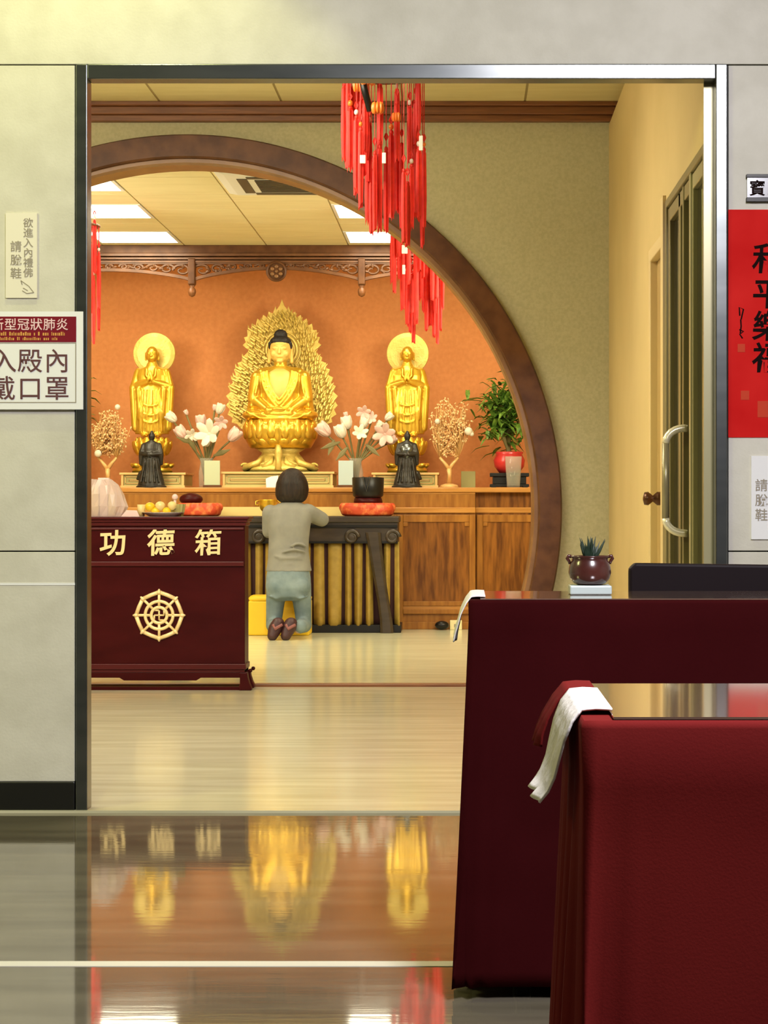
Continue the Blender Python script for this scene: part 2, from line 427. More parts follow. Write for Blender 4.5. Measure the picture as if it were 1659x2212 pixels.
# crown moulding on the moon wall
b = MB()
for z0, z1, d in ((2.872, 2.905, .035), (2.905, 2.945, .05), (2.945, 2.968, .075)):
    e = lambda z: RW + (z - 2.87) * .95
    b.prism([(-3.55, z0), (e(z0), z0), (e(z1), z1), (-3.55, z1)], DM - d, DM + .01)
struct(b.build('trim_4', 'crown', bevel=.004))

# round timber gate
gate = thing('moon_gate', 'large round dark timber doorway frame set in the sand coloured wall', 'round doorway', (GX, DM, HF))
def arc_sweep(prof, n=120):
    mb = MB(); rg = []
    for i in range(n + 1):
        rr = GR
        A0 = -math.asin((GZ - .024) / rr)
        a = A0 + (PI - 2 * A0) * i / n
        ring = []
        for r, y in prof:
            ring.append(Vector((GX + r * math.cos(a), y, max(GZ + r * math.sin(a), .0235))))
        rg.append(ring)
    return mb.rings(rg)
arc_sweep([(GR, DM + .20), (GR, DM - .04), (GR - .008, DM - .055), (GR - .112, DM - .055), (GR - .12, DM - .045), (GR - .12, DM + .20)]).build('outer_ring', 'gate', gate, smooth=False)
arc_sweep([(GR - .12, DM + .17), (GR - .12, DM - .025), (GR - .140, DM - .025), (GR - .150, DM - .005), (GR - .150, DM + .17)]).build('inner_lip', 'gatelip', gate)

# hall shell
struct(MB().box(-5.0, 2.2, DB, DB + .1, 0, ZH + .2).build('wall_back', 'orange'))
struct(MB().box(-5.1, -5.0, DM, DB + .1, 0, ZH + .2).build('wall_hall_left', 'cream'))
struct(MB().box(2.2, 2.3, DM, DB + .1, 0, ZH + .2).build('wall_hall_right', 'cream'))
struct(MB().box(RW + .05, 2.3, DM, DM + .1, 0, ZH + .2).build('wall_hall_side', 'cream'))
lights = [(-2.05, 10.93), (-2.05, 12.02), (-2.05, 13.21), (-.25, 12.02), (-.25, 13.21)]
ac = (-1.03, 10.95)
c = MB()
TW = .6
for i in range(-6, 6):
    x1 = -1.45 + TW * i
    for j in range(8):
        y0 = 9.82 + .6 * j
        ya, yb = y0, min(y0 + .6, DB)
        xa, xb = max(x1, -5), min(x1 + TW, 2.2)
        hit = any(abs((xa + xb) / 2 - (lx - .3)) < .3 and ya < ly + .57 and yb > ly for lx, ly in lights)
        if xb - xa < .05 or yb - ya < .05: continue
        if hit:
            for lx, ly in lights:
                if abs((xa + xb) / 2 - (lx - .3)) < .3:
                    segs = [(ya, yb)]
                    for l2, m2 in lights:
                        if l2 == lx:
                            ns = []
                            for s0, s1 in segs:
                                if m2 >= s1 or m2 + .57 <= s0: ns.append((s0, s1)); continue
                                if m2 > s0: ns.append((s0, m2))
                                if m2 + .57 < s1: ns.append((m2 + .57, s1))
                            segs = ns
                    for s0, s1 in segs:
                        if s1 - s0 > .03: c.box(xa + .005, xb - .005, s0 + .004, s1 - .004, ZH - .004, ZH + .03)
                    break
        else:
            c.box(xa + .005, xb - .005, ya + .004, yb - .004, ZH - .004, ZH + .03)
struct(c.build('ceiling_hall', 'tile'))
struct(MB().box(-5.0, 2.2, DM + .1, DB + .1, ZH + .001, ZH + .1).build('ceiling_hall_grid', 'tilegrid'))

# ceiling light panels
labs = ['lit ceiling panel nearest the round gate, cut by its curve', 'long lit ceiling panel second from the round gate, over the robed statue side',
        'lit ceiling panel just before the carved valance, on the vase side beside the steel jamb', 'lit ceiling panel seen past the red tassels, nearer the round gate',
        'lit ceiling panel partly behind red tassels, close to the carved valance']
lp = None
for (lx, ly), lb in zip(lights, labs):
    if lp is None:
        lp = thing('ceiling_light', lb, 'ceiling light', (lx - .3, ly + .28, ZH), 'square ceiling light panels in the hall')
        fr = MB(); x0, x1, y0, y1 = lx - .595, lx - .005, ly, ly + .565
        for q in ((x0, x0 + .02, y0, y1), (x1 - .02, x1, y0, y1), (x0 + .02, x1 - .02, y0, y0 + .02), (x0 + .02, x1 - .02, y1 - .02, y1)):
            fr.box(q[0], q[1], q[2], q[3], ZH - .008, ZH)
        fr.build('frame', 'white', lp)
        MB().box(x0 + .02, x1 - .02, y0 + .02, y1 - .02, ZH - .006, ZH - .001).build('diffuser', 'diffuser', lp)
    else:
        o = copy_tree(lp); o.location = (lx - .3, ly + .28, ZH); o['label'] = lb

# ceiling air conditioner
acx, acy = -1.0, 11.05
a = thing('ceiling_air_conditioner', 'square white air conditioner cassette in the hall ceiling behind the gate curve', 'air conditioner', (acx, acy, ZH))
MB().rings([[(acx + sx * hx, acy + sy * hx, z) for sx, sy in ((-1, -1), (1, -1), (1, 1), (-1, 1))] for hx, z in ((.42, ZH), (.42, ZH - .025), (.36, ZH - .045), (.30, ZH - .05))]).build('panel', 'white', a, bevel=.006)
m = MB()
for k in range(9): m.box(acx - .20, acx + .20, acy - .2 + k * .047, acy - .2 + k * .047 + .022, ZH - .056, ZH - .048)
m.build('grille', 'grille', a)
for dx, dy, ww, dd in ((0, -.27, .24, .03), (0, .27, .24, .03), (-.27, 0, .03, .24), (.27, 0, .03, .24)):
    MB().box(acx + dx - ww, acx + dx + ww, acy + dy - dd, acy + dy + dd, ZH - .054, ZH - .047).build('air_outlet', 'grille', a, bevel=.003)

# ================================================================== DOORS AND SIGNS
# glazed double door in the entry side wall
d = struct(thing('door_1', 'bronze framed glass double door with curved pale handles', 'glass door', (RW, (DG0 + DG1) / 2, .008)))
mid = RW * F / (1491 - VX)
g0, g1 = DG0, DG1
m = MB()
x0, x1 = RW - .004, RW + .07
m.box(x0, x1, g1 - .03, g1, .008, zg); m.box(x0, x1, g0, g0 + .03, .008, zg); m.box(x0, x1, g0 + .03, g1 - .03, zg - .03, zg)
m.build('door_frame', 'frame', d, bevel=.003)
a0_, a1_ = RW + .004, RW + .045
zz = zg - .035
MB().box(a0_ - .006, a1_, mid - .02, mid + .02, .008, zz + .005).build('mullion', 'framelight', d, bevel=.003)
for y0, y1, s0, s1 in ((mid + .022, g1 - .032, .13, .05), (g0 + .032, mid - .022, .02, .03)):
    lf = MB()
    sa, sb = y0 + s0, y1 - s1 if y0 > mid else y1 - .012
    if y0 < mid: lf.box(a0_, a1_, y0, y0 + s0, .03, zz)
    lf.box(a0_, a1_, sb, y1, .03, zz)
    if y0 > mid:
        lf.box(a0_, a1_, sa + .17, sa + .22, .03, zz); lf.box(a0_ - .004, a1_, sa + .05, sa + .075, .03, zz)
    lf.box(a0_, a1_, y0, sb, zz - .05, zz); lf.box(a0_, a1_, y0, sb, .03, .12)
    l = lf.build('door_leaf', 'frame' if y0 > mid else 'framelight', d, bevel=.003)
    MB().box(RW + .02, RW + .03, y0, sb, .12, zz - .05).build('pane', 'dkglass', l)
yh = RW * F / (1478 - VX)
yb = RW * F / (1470 - VX)
z0, z1 = Z(1152, yh), Z(925, yh)
pts = [(RW + .01, yh, z1)]
for t in range(0, 91, 15):
    pts.append((RW - .062 * math.sin(math.radians(t)), yh, z1 - .05 * (1 - math.cos(math.radians(t)))))
for t in range(90, -1, -15):
    pts.append((RW - .062 * math.sin(math.radians(t)), yh, z0 + .05 * (1 - math.cos(math.radians(t)))))
pts.append((RW + .01, yh, z0))
hd_ = MB().tube(pts[:8], .013, 10).tube(pts[8:], .013, 10).build('door_handle', 'handle', d, smooth=True)
MB().tube([pts[7], pts[8]], .0128, 10).build('grip', 'frame', hd_, smooth=True)
m = MB(); m.box(RW + .11, RW + .12, DG0, DG1, 0, zg); struct(m.build('wall_behind_glass', 'seam'))
# pale reveal strip between glass door and steel portal, with its pale casing
struct(MB().box(RW - .004, RW + .13, DW + .056, DG0 + .002, 0, ZA - .01).build('trim_5', 'framelight'))
struct(MB().box(RW - .012, RW + .1, DG1 + .002, DD0 - .01, .008, zg + .02).build('trim_6', 'framep'))
# wooden door
d = struct(thing('door_2', 'narrow oak door with a dark round knob', 'door', (RW, (DD0 + DD1) / 2, .008)))
MB().box(RW + .02, RW + .05, DD0 + .02, DD1 - .02, .012, zd - .02).build('door_leaf', 'doorwood', d, bevel=.004)
m = MB(); m.box(RW - .008, RW + .06, DD1 - .02, DD1 + .03, .008, zd + .03); m.box(RW - .008, RW + .06, DD0 - .008, DD0 + .02, .008, zd); m.box(RW - .008, RW + .06, DD0 + .02, DD1 - .02, zd - .02, zd + .03)
m.build('casing', 'framep', d, bevel=.004)
ky = RW * F / (1417 - VX); kz = Z(1077, ky)
k = MB(); k.tube([(RW + .03, ky, kz), (RW + .004, ky, kz), (RW - .012, ky, kz), (RW - .03, ky, kz), (RW - .045, ky, kz), (RW - .05, ky, kz)], [.026, .026, .012, .026, .024, .006], 16)
k.build('door_knob', 'knob', d, smooth=True)

# -------- papers and signs on the lobby wall
FW = DW
def sheet(name, px0, py0, px1, py1, m, label, cat, t=.003, gap=.0):
    o = thing(name, label, cat, (X((px0 + px1) / 2, FW), FW - gap, Z(py1, FW)))
    MB().box(X(px0, FW), X(px1, FW), FW - gap - t, FW - gap, Z(py1, FW), Z(py0, FW)).build('sheet', m, o)
    return o
def write(o, body, px, py_bottom, hpx, m, bold=0.0, name='lettering', t=.003, gap=0.0, sx=1.0, **k):
    return glyphs(name, body, m, o, (X(px, FW), FW - gap - t - .0006, Z(py_bottom, FW)), hpx * FW / F, .0012, bold * FW / F, sx, **k)

o = sheet('hanging_notice', 13, 461, 81, 644, 'paperold', 'narrow cream notice with two vertical columns of grey writing above the mask poster', 'notice', .006)
for i, ch in enumerate('欲進入內禮佛'):
    write(o, ch, 51, 471 + 21.5 * (i + 1), 21, 'ink', .12, t=.006)
for i, ch in enumerate('請脫鞋'):
    write(o, ch, 23, 516 + 29 * (i + 1), 24, 'ink', .15, t=.006)
# a slipper sketch
sk = MB()
for a_, b_ in (((45, 606), (62, 618)), ((62, 618), (73, 632)), ((45, 606), (48, 615)), ((48, 628), (58, 634)), ((58, 634), (73, 632)), ((50, 622), (60, 628))):
    sk.tube([P(a_[0], a_[1], FW - .0065), P(b_[0], b_[1], FW - .0065)], .0012, 5)
sk.build('drawing', 'ink', o)

o = sheet('mask_poster', -140, 674, 182, 885, 'paper', 'white poster with maroon band and big outlined characters asking for masks', 'poster', .003, .013)
MB().box(X(-130, FW), X(167, FW), FW - .0172, FW - .0155, Z(740, FW), Z(685, FW)).build('maroon_band', 'bandred', o)
fr = MB()
for q in ((-130, 167, 741, 743), (-130, 167, 869, 871), (165, 167, 743, 869), (-130, -128, 743, 869)):
    fr.box(X(q[0], FW), X(q[1], FW), FW - .0167, FW - .0155, Z(q[3], FW), Z(q[2], FW))
fr.build('border_line', 'ink', o)
for i, ch in enumerate('新型冠狀肺炎'):
    write(o, ch, -15.5 + 27.8 * i, 715, 26, 'inkpink', .22, gap=.0145)
sm = MB(); random.seed(3)
for row, (pa, pb, xe) in enumerate(((718, 726, 142), (729, 736, 128))):
    x = -125
    while x < xe:
        wl = random.choice((3, 4, 5))
        sm.box(X(x, FW), X(x + wl - 1.6, FW), FW - .018, FW - .0172, Z(pb, FW), Z(pa + random.choice((0, 2)), FW)); x += wl
        if random.random() < .13: x += 5
sm.build('small_lettering', 'inkgold', o)
for ch, px, pb in (('入', -16, 807), ('殿', 40, 807), ('內', 98, 807), ('戴', -18, 866), ('口', 40, 866), ('罩', 98, 866)):
    write(o, ch, px, pb, 53, 'inkdark', .15, gap=.0135)

o = sheet('calligraphy_poster', 1573, 453, 1790, 945, 'poster', 'tall red paper with black brush calligraphy beside the steel portal', 'poster')
for ch, py in (('和', 592), ('平', 668), ('樂', 738), ('福', 806)):
    write(o, ch, 1623, py, 66, 'inkblack', 1.1, 'brush_character', shear=.05)
br = MB()
for q in ([(1601, 690), (1606, 668), (1597, 664), (1598, 682)], [(1600, 690), (1601, 705), (1599, 720)], [(1597, 712), (1606, 716), (1598, 722), (1604, 731)]):
    br.tube([P(a_, b_, FW - .0035) for a_, b_ in q], [.0022] * len(q), 6, .4)
br.build('signature', 'inkblack', o)
for cx, cy, r in ((1601, 752, 8), (1609, 854, 9), (1652, 884, 16)):
    MB().box(X(cx - r, FW), X(cx + r, FW), FW - .0042, FW - .003, Z(cy + r * 1.1, FW), Z(cy - r * 1.1, FW)).build('seal_stamp', 'ochre', o)

o = thing('room_sign', 'small chrome room plate with dark bars above the red calligraphy', 'sign', (X(1660, FW), FW, Z(437, FW)))
MB().box(X(1613, FW), X(1735, FW), FW - .012, FW, Z(430, FW), Z(384, FW)).build('plate', 'chrome', o)
MB().box(X(1611, FW), X(1737, FW), FW - .016, FW, Z(385, FW), Z(378, FW)).build('bar', 'blackmetal', o, bevel=.001)
MB().box(X(1611, FW), X(1737, FW), FW - .016, FW, Z(437, FW), Z(428, FW)).build('bar', 'blackmetal', o, bevel=.001)
write(o, '寶', 1617, 425, 34, 'inkblack', .5, t=.0125)
write(o, '殿', 1657, 425, 34, 'inkblack', .5, t=.0125)

o = sheet('shoe_notice', 1622, 985, 1720, 1165, 'paper', 'pale notice with grey vertical characters below the red calligraphy', 'notice', .006)
for i, ch in enumerate('請脫鞋'):
    write(o, ch, 1630, 1062 + 32 * i, 27, 'ink', .2, t=.006)

# ================================================================== FRONT TABLES
def covered_table(label, clothlabel, x0, x1, y0, y1, top, cm, seed, flare, hem, group=None):
    t = thing('folding_table', label, 'table', ((x0 + x1) / 2, (y0 + y1) / 2, 0))
    i = .03
    MB().box(x0 + i, x1 - i, y0 + i, y1 - i, top - .03, top - .006).build('tabletop', 'darkwood', t, bevel=.004)
    for lx in (x0 + .1, x1 - .1):
        for ly in (y0 + .05, y1 - .05):
            MB().tube([(lx, ly, 0), (lx, ly, top - .03)], .014, 10).build('leg', 'blackmetal', t, smooth=True)
    rnd = random.Random(seed)
    # cloth: a ring of points round the table falling to the hem with folds at the corners
    per = []
    def seg(a, b, n):
        for k in range(n): per.append((a[0] + (b[0] - a[0]) * k / n, a[1] + (b[1] - a[1]) * k / n))
    nx = int((x1 - x0) / .012); ny = int((y1 - y0) / .008)
    seg((x0, y0), (x1, y0), nx); seg((x1, y0), (x1, y1), ny); seg((x1, y1), (x0, y1), nx); seg((x0, y1), (x0, y0), ny)
    mb = MB(); rows = []
    NZ = 26
    for r in range(NZ + 1):
        v = r / NZ; ring = []
        for (px, py) in per:
            dl = min(abs(px - x0), abs(px - x1)); dn = min(abs(py - y0), abs(py - y1))
            nxv = (-1 if px < (x0 + x1) / 2 else 1); nyv = (-1 if py < (y0 + y1) / 2 else 1)
            end = abs(px - x0) < 1e-4 or abs(px - x1) < 1e-4
            c_ = math.exp(-((dl + dn) / .05) ** 2)
            amp = flare * v
            wob = math.sin(py * 150 + 1.3) * .5 + math.sin(py * 67 + seed) * .5 if end else math.sin(px * 21 + seed) * .12 + math.sin(px * 47) * .05
            ox = nxv * (amp * (.45 + .55 * wob) if end else amp * c_ * .8)
            oy = nyv * (amp * wob * .5 if not end else amp * c_ * .5)
            if not end and nyv < 0: oy -= amp * .45 * math.exp(-(dl / .035) ** 2) * math.sin(dl * 230 + seed)
            if r == 2 and not end: oy += nyv * .0012
            z = top - (top - hem) * v
            if r == 0: ox = oy = 0; z = top
            elif r == 1: ox += nxv * .002 if end else 0; oy += 0 if end else nyv * .002; z = top - .006
            ring.append(Vector((px + ox, py + oy, z)))
        rows.append(ring)
    mb.rings(rows, cap=False)
    mb.bm.faces.new([v for v in mb.bm.verts[:len(per)]])
    cl = mb.build('tablecloth', cm, smooth=False, thick=.002)
    for p in cl.data.polygons: p.use_smooth = len(p.vertices) == 4
    tag(cl, clothlabel, 'tablecloth')
    return t

FT = 3.56; S2 = F / FT
NT = 1.57
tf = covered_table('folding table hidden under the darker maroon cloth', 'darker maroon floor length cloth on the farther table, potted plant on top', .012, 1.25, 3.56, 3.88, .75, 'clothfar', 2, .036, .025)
tn = covered_table('folding table hidden under the brighter maroon cloth', 'brighter maroon floor length cloth on the nearest table', .100, .95, 1.575, 1.875, .75, 'cloth', 5, .046, .02)
for nm, lb, q in (('table_sheet', 'clear glossy sheet covering the top of the nearest table', (.124, .94, 1.577, 1.873)), ('table_sheet', 'clear glossy sheet covering the top of the farther table, under the potted plant', (.03, 1.24, 3.562, 3.878))):
    s_ = MB().box(q[0], q[1], q[2], q[3], .7515, .7535).build(nm, 'vinyl'); tag(s_, lb, 'table sheet')

# runners hanging over the table ends
def runner(path, y0, y1, spread, seed):
    def fn(u, v):
        i = u * (len(path) - 1); a = int(min(i, len(path) - 2)); t = i - a
        x = path[a][0] * (1 - t) + path[a + 1][0] * t; z = path[a][1] * (1 - t) + path[a + 1][1] * t
        y = y0 + (y1 - y0) * v
        w_ = max(0, u - .45)
        y += (v - .5) * -spread * w_
        x += .006 * w_ * math.sin(v * 14 + seed)
        return Vector((x, y, z))
    return MB().grid(fn, 24, 20)
r1 = runner([(.126, .7555), (.112, .7562), (.1, .755), (.092, .745), (.085, .728), (.080, .71), (.076, .695), (.070, .682), (.062, .672)], 1.615, 1.80, .10, 1).build('white_runner', 'linen', smooth=True, thick=.002)
tag(r1, 'white cloth strip draped over the end of the nearest table', 'table runner')
r2 = runner([(.124, .7548), (.110, .7552), (.098, .754), (.088, .742), (.078, .725), (.072, .71), (.070, .70)], 1.802, 1.88, .0, 2).build('maroon_flap', 'cloth', smooth=True, thick=.002)
tag(r2, 'maroon cloth end folded over the nearest table beside the white strip', 'table runner')
r3 = runner([(.040, .7555), (.025, .7562), (.013, .755), (.003, .742), (-.006, .722), (-.011, .70), (-.015, .685), (-.018, .668)], 3.60, 3.86, .05, 4).build('white_runner', 'linen', smooth=True, thick=.002)
tag(r3, 'white cloth strip over the end of the farther table near the gate', 'table runner')

# potted plant on its stand
PD = 3.74; px_ = X(1274, PD); zt_ = .7537
st = MB().box(X(1229, PD), X(1319, PD), PD - .035, PD + .035, zt_, zt_ + .018).build('pot_stand', 'card', bevel=.003)
tag(st, 'small pale blue block under the brown pot', 'stand')
pp = thing('potted_succulent', 'small glazed brown two handled pot with a dark spiky plant on the farther table', 'potted plant', (px_, PD, zt_ + .018))
zb = zt_ + .0185; q = PD / F
prof = [(26, 0), (34, 3), (43, 14), (46, 26), (45, 38), (42, 48), (39, 53), (39, 57), (43, 61), (42, 63), (38, 61), (36, 56), (30, 50)]
MB().lathe([(a * q, zb + b_ * q) for a, b_ in prof], (px_, PD, 0), 36).build('pot', 'pot', pp, smooth=True)
for sgn in (-1, 1):
    MB().tube([(px_ + sgn * 40 * q, PD, zb + 61 * q), (px_ + sgn * 47 * q, PD, zb + 62 * q), (px_ + sgn * 49 * q, PD, zb + 57 * q), (px_ + sgn * 45 * q, PD, zb + 51 * q), (px_ + sgn * 43 * q, PD, zb + 45 * q)], [4 * q, 4 * q, 4 * q, 3.5 * q, 3 * q], 8).build('handle', 'pot', pp, smooth=True)
m = MB(); random.seed(11)
for k in range(34):
    a = random.uniform(0, 2 * PI); tl = random.uniform(.1, .9); L = random.uniform(30, 56) * q
    b0 = Vector((px_ + 10 * q * math.cos(a) * tl, PD + 10 * q * math.sin(a) * tl, zb + 50 * q))
    dv = Vector((math.cos(a) * tl * .6, math.sin(a) * tl * .6, 1)).normalized()
    m.tube([b0, b0 + dv * L * .5, b0 + dv * L], [3.2 * q, 3.0 * q, .4 * q], 6, .6)
m.build('foliage', 'cactus', pp)
MB().lathe([(29 * q, zb + 48 * q), (28 * q, zb + 52 * q), (.5 * q, zb + 53 * q)], (px_, PD, 0), 24).build('soil', 'darkwood', pp)

# chair behind the farther table
CD = 4.20
ch = thing('chair', 'black padded chair with its back rising behind the farther table', 'chair', (X(1358, CD) + .24, CD, 0))
cx0, cx1 = X(1358, CD), X(1358, CD) + .48
zt2, zb2 = Z(1216, CD), Z(1286, CD)
m = MB()
def fn(y):
    return [(cx0, zb2), (cx1, zb2 - .004), (cx1, zt2 - .012), (cx1 - .02, zt2 - .006), (cx0 + .012, zt2), (cx0, zt2 - .012)]
m.prism(fn(0), CD - .018, CD + .018); m.build('backrest', 'leather', ch, bevel=.006)
for xx in (cx0 + .02, cx1 - .02):
    MB().tube([(xx, CD + .02, 0), (xx, CD + .012, .45), (xx, CD + .01, zb2 + .01)], .014, 10).build('leg', 'blackmetal', ch, smooth=True)
    MB().tube([(xx, CD + .46, 0), (xx, CD + .44, .42)], .014, 10).build('leg', 'blackmetal', ch, smooth=True)
MB().box(cx0, cx1, CD + .03, CD + .47, .42, .47).build('seat', 'leather', ch, bevel=.015)

# ================================================================== HANGING TASSELS
def tassel_ornament(label, cx, cy, ztop, zceil, spec, seed, extras=()):
    """spec: (dx, dy, z_head, z_end, half_width)"""
    rnd = random.Random(seed)
    t = thing('tassel_chandelier', label, 'hanging ornament', (cx, cy, ztop), 'red tassel chandeliers')
    m = MB()
    xs = [s[0] for s in spec]; ys = [s[1] for s in spec]
    R = max(max(map(abs, xs)), max(map(abs, ys)))
    for k in range(8):
        a = PI * k / 8
        m.tube([(cx - R * math.cos(a), cy - R * math.sin(a), ztop), (cx + R * math.cos(a), cy + R * math.sin(a), ztop)], .006, 6)
    for rr in (R, R * .62):
        m.tube([(cx + rr * math.cos(2 * PI * k / 24), cy + rr * math.sin(2 * PI * k / 24), ztop) for k in range(25)], .008, 6)
    m.build('hoop_frame', 'crown', t)
    MB().tube([(cx, cy, ztop), (cx, cy, zceil)], .007, 8).build('hanging_rod', 'blackmetal', t)
    for i, (dx, dy, zh_, ze, hw) in enumerate(spec):
        x, y = cx + dx, cy + dy
        m = MB(); m.tube([(x, y, ztop), (x, y, zh_)], .0022, 5)
        m.tube([(x, y, zh_ + .055), (x + hw * .5, y, zh_ + .04), (x, y, zh_ + .022), (x - hw * .5, y, zh_ + .04), (x, y, zh_ + .055)], .004, 5)
        m.build('cord', 'red', t)
        # bundle of strands
        m = MB(); L = zh_ - ze
        segs = 12; rg = []
        for v, k in ((0, .25), (.015, .62), (.04, .72), (.06, .55), (.09, .8), (.35, .92), (.7, 1.0), (1.0, .75)):
            rg.append([Vector((x + hw * k * (1 + (.22 if j % 2 else -.12) * (v > .05)) * math.cos(2 * PI * j / segs), y + hw * k * (1 + (.22 if j % 2 else -.12) * (v > .05)) * math.sin(2 * PI * j / segs), zh_ - L * v - (.012 if v == 1 and j % 2 else 0) - (rnd.uniform(0, .04) if v == 1 else 0))) for j in range(segs)])
        m.rings(rg); m.build('tassel', 'red', t, smooth=False)
        kind = rnd.random()
        if kind < .42:
            MB().ell((x, y, zh_ + .012), (hw * .75, hw * .75, hw * .95), u=10, v=6).build('bead', 'whitebead' if kind < .2 else 'orangebead', t, smooth=True)
    for kind, dx, dy, z0, z1, hw in extras:
        x, y = cx + dx, cy + dy
        if kind == 'lotus':
            m = MB()
            for k in range(8):
                a = 2 * PI * k / 8
                m.ell((x + hw * .6 * math.cos(a), y + hw * .6 * math.sin(a), (z0 + z1) / 2), (hw * .4, hw * .25, (z1 - z0) / 2), Matrix.Rotation(a, 3, 'Z'), 8, 6)
            m.build('lotus_pendant', 'orangebead', t, smooth=True)
        elif kind == 'card':
            MB().box(x - hw, x + hw, y - .004, y + .004, z0, z1).build('wish_card', 'whitebead', t, bevel=.002)
        elif kind == 'stem':
            MB().tube([(x, y, z1), (x + hw * .3, y, (z0 * .4 + z1 * .6)), (x + hw, y, z0)], .014, 8).build('dark_stem', 'blackmetal', t, smooth=True)
    return t

D1 = 8.0; S1 = F / D1; c1 = X(828, D1)
spec = []
rnd = random.Random(5)
bottoms = [(742, 325), (750, 340), (757, 352), (765, 395), (772, 402), (783, 440), (792, 455), (800, 485), (812, 490), (822, 488), (832, 480), (845, 452), (856, 430), (866, 470), (874, 512), (881, 520), (888, 470), (896, 440), (905, 455), (911, 505), (915, 470)]
for i, (bx, by) in enumerate(bottoms):
    dxx = X(bx, D1) - c1
    hd = by - rnd.uniform(120, 175)
    depth = rnd.uniform(-.14, .14)
    spec.append((dxx, depth, Z(hd, D1), Z(by, D1), .0125 + rnd.uniform(-.002, .003)))
for i in range(24):
    bx = rnd.uniform(745, 905) if i > 5 else rnd.uniform(742, 790)
    lim = [b for a, b in bottoms if abs(a - bx) < 14] or [440]
    by = min(lim) - rnd.uniform(60, 200)
    by = max(by, 262)
    spec.append((X(bx, D1) - c1, rnd.uniform(-.15, .15), Z(max(by - rnd.uniform(80, 120), 150), D1), Z(by, D1), .0125))
ex = [('stem', X(786, D1) - c1, -.17, Z(258, D1), Z(180, D1), .035), ('lotus', X(800, D1) - c1, -.18, Z(205, D1), Z(178, D1), .035),
      ('lotus', X(775, D1) - c1, -.1, Z(210, D1), Z(178, D1), .02), ('lotus', X(820, D1) - c1, -.18, Z(265, D1), Z(240, D1), .028), ('lotus', X(858, D1) - c1, -.12, Z(275, D1), Z(256, D1), .02),
      ('card', X(873, D1) - c1, -.19, Z(195, D1), Z(172, D1), .036), ('card', X(788, D1) - c1, -.16, Z(368, D1), Z(350, D1), .012), ('card', X(833, D1) - c1, -.16, Z(368, D1), Z(345, D1), .008),
      ('card', X(910, D1) - c1, -.05, Z(330, D1), Z(298, D1), .008)]
tassel_ornament('red tassel chandelier hanging in front of the round gate under the steel portal', c1, D1, Z(160, D1), ZA, spec, 9, ex)
D2 = 12.0; c2 = X(900, D2)
spec = []
bottoms = [(847, 600), (853, 622), (862, 590), (870, 660), (879, 690), (886, 705), (892, 722), (900, 690), (908, 640), (915, 660), (921, 700), (929, 690), (937, 712), (945, 728), (951, 700), (956, 655)]
for bx, by in bottoms:
    spec.append((X(bx, D2) - c2, rnd.uniform(-.15, .15), Z(by - rnd.uniform(100, 150), D2), Z(by, D2), .0135 + rnd.uniform(-.002, .003)))
for i in range(16):
    bx = rnd.uniform(848, 952); lim = [b for a, b in bottoms if abs(a - bx) < 9] or [640]
    by = min(lim) - rnd.uniform(20, 90)
    spec.append((X(bx, D2) - c2, rnd.uniform(-.15, .15), Z(by - rnd.uniform(70, 110), D2), Z(by, D2), .0135))
ex2 = [('card', X(876, D2) - c2, -.18, Z(556, D2), Z(538, D2), .018), ('card', X(874, D2) - c2, -.18, Z(600, D2), Z(580, D2), .009)]
h1 = tassel_ornament('red tassel chandelier hanging inside the hall above a standing statue, partly behind the gate', c2, D2, Z(488, D2), ZH, spec, 4, ex2)
h2 = copy_tree(h1); h2.location = (2 * X(604, 14.15) - c2 - .02, D2, Z(488, D2)); h2['label'] = 'red tassel chandelier in the hall showing only one strand beside the steel jamb'

# ================================================================== HALL: VALANCE
VD = 13.9
v = thing('carved_valance', 'dark carved timber valance with scroll fretwork and two drop finials above the altar', 'valance', (X(604, VD), VD, Z(640, VD)))
vx0, vx1 = X(60, VD), X(1148, VD)
MB().box(vx0, vx1, VD, VD + .12, Z(548, VD), ZH - .002).build('top_beam', 'gate', v, bevel=.006)
m = MB()
for z0, z1, dd in ((548, 553, -.012), (556, 560, .0), (563, 567, -.006)):
    m.box(vx0, vx1, VD + dd, VD + .1, Z(z1, VD), Z(z0, VD))
m.build('beading', 'fret', v)
posts = [X(414, VD), X(781, VD)]
for pxx in posts:
    p = MB(); p.box(pxx - .026, pxx + .026, VD - .02, VD + .06, Z(615, VD), Z(558, VD)); po = p.build('drop_post', 'gate', v, bevel=.008)
    MB().lathe([(.002, Z(641, VD)), (.022, Z(638, VD)), (.030, Z(630, VD)), (.026, Z(624, VD)), (.014, Z(620, VD)), (.024, Z(617, VD)), (.020, Z(614, VD))], (pxx, VD + .02, 0), 16).build('finial', 'crown', po, smooth=True)
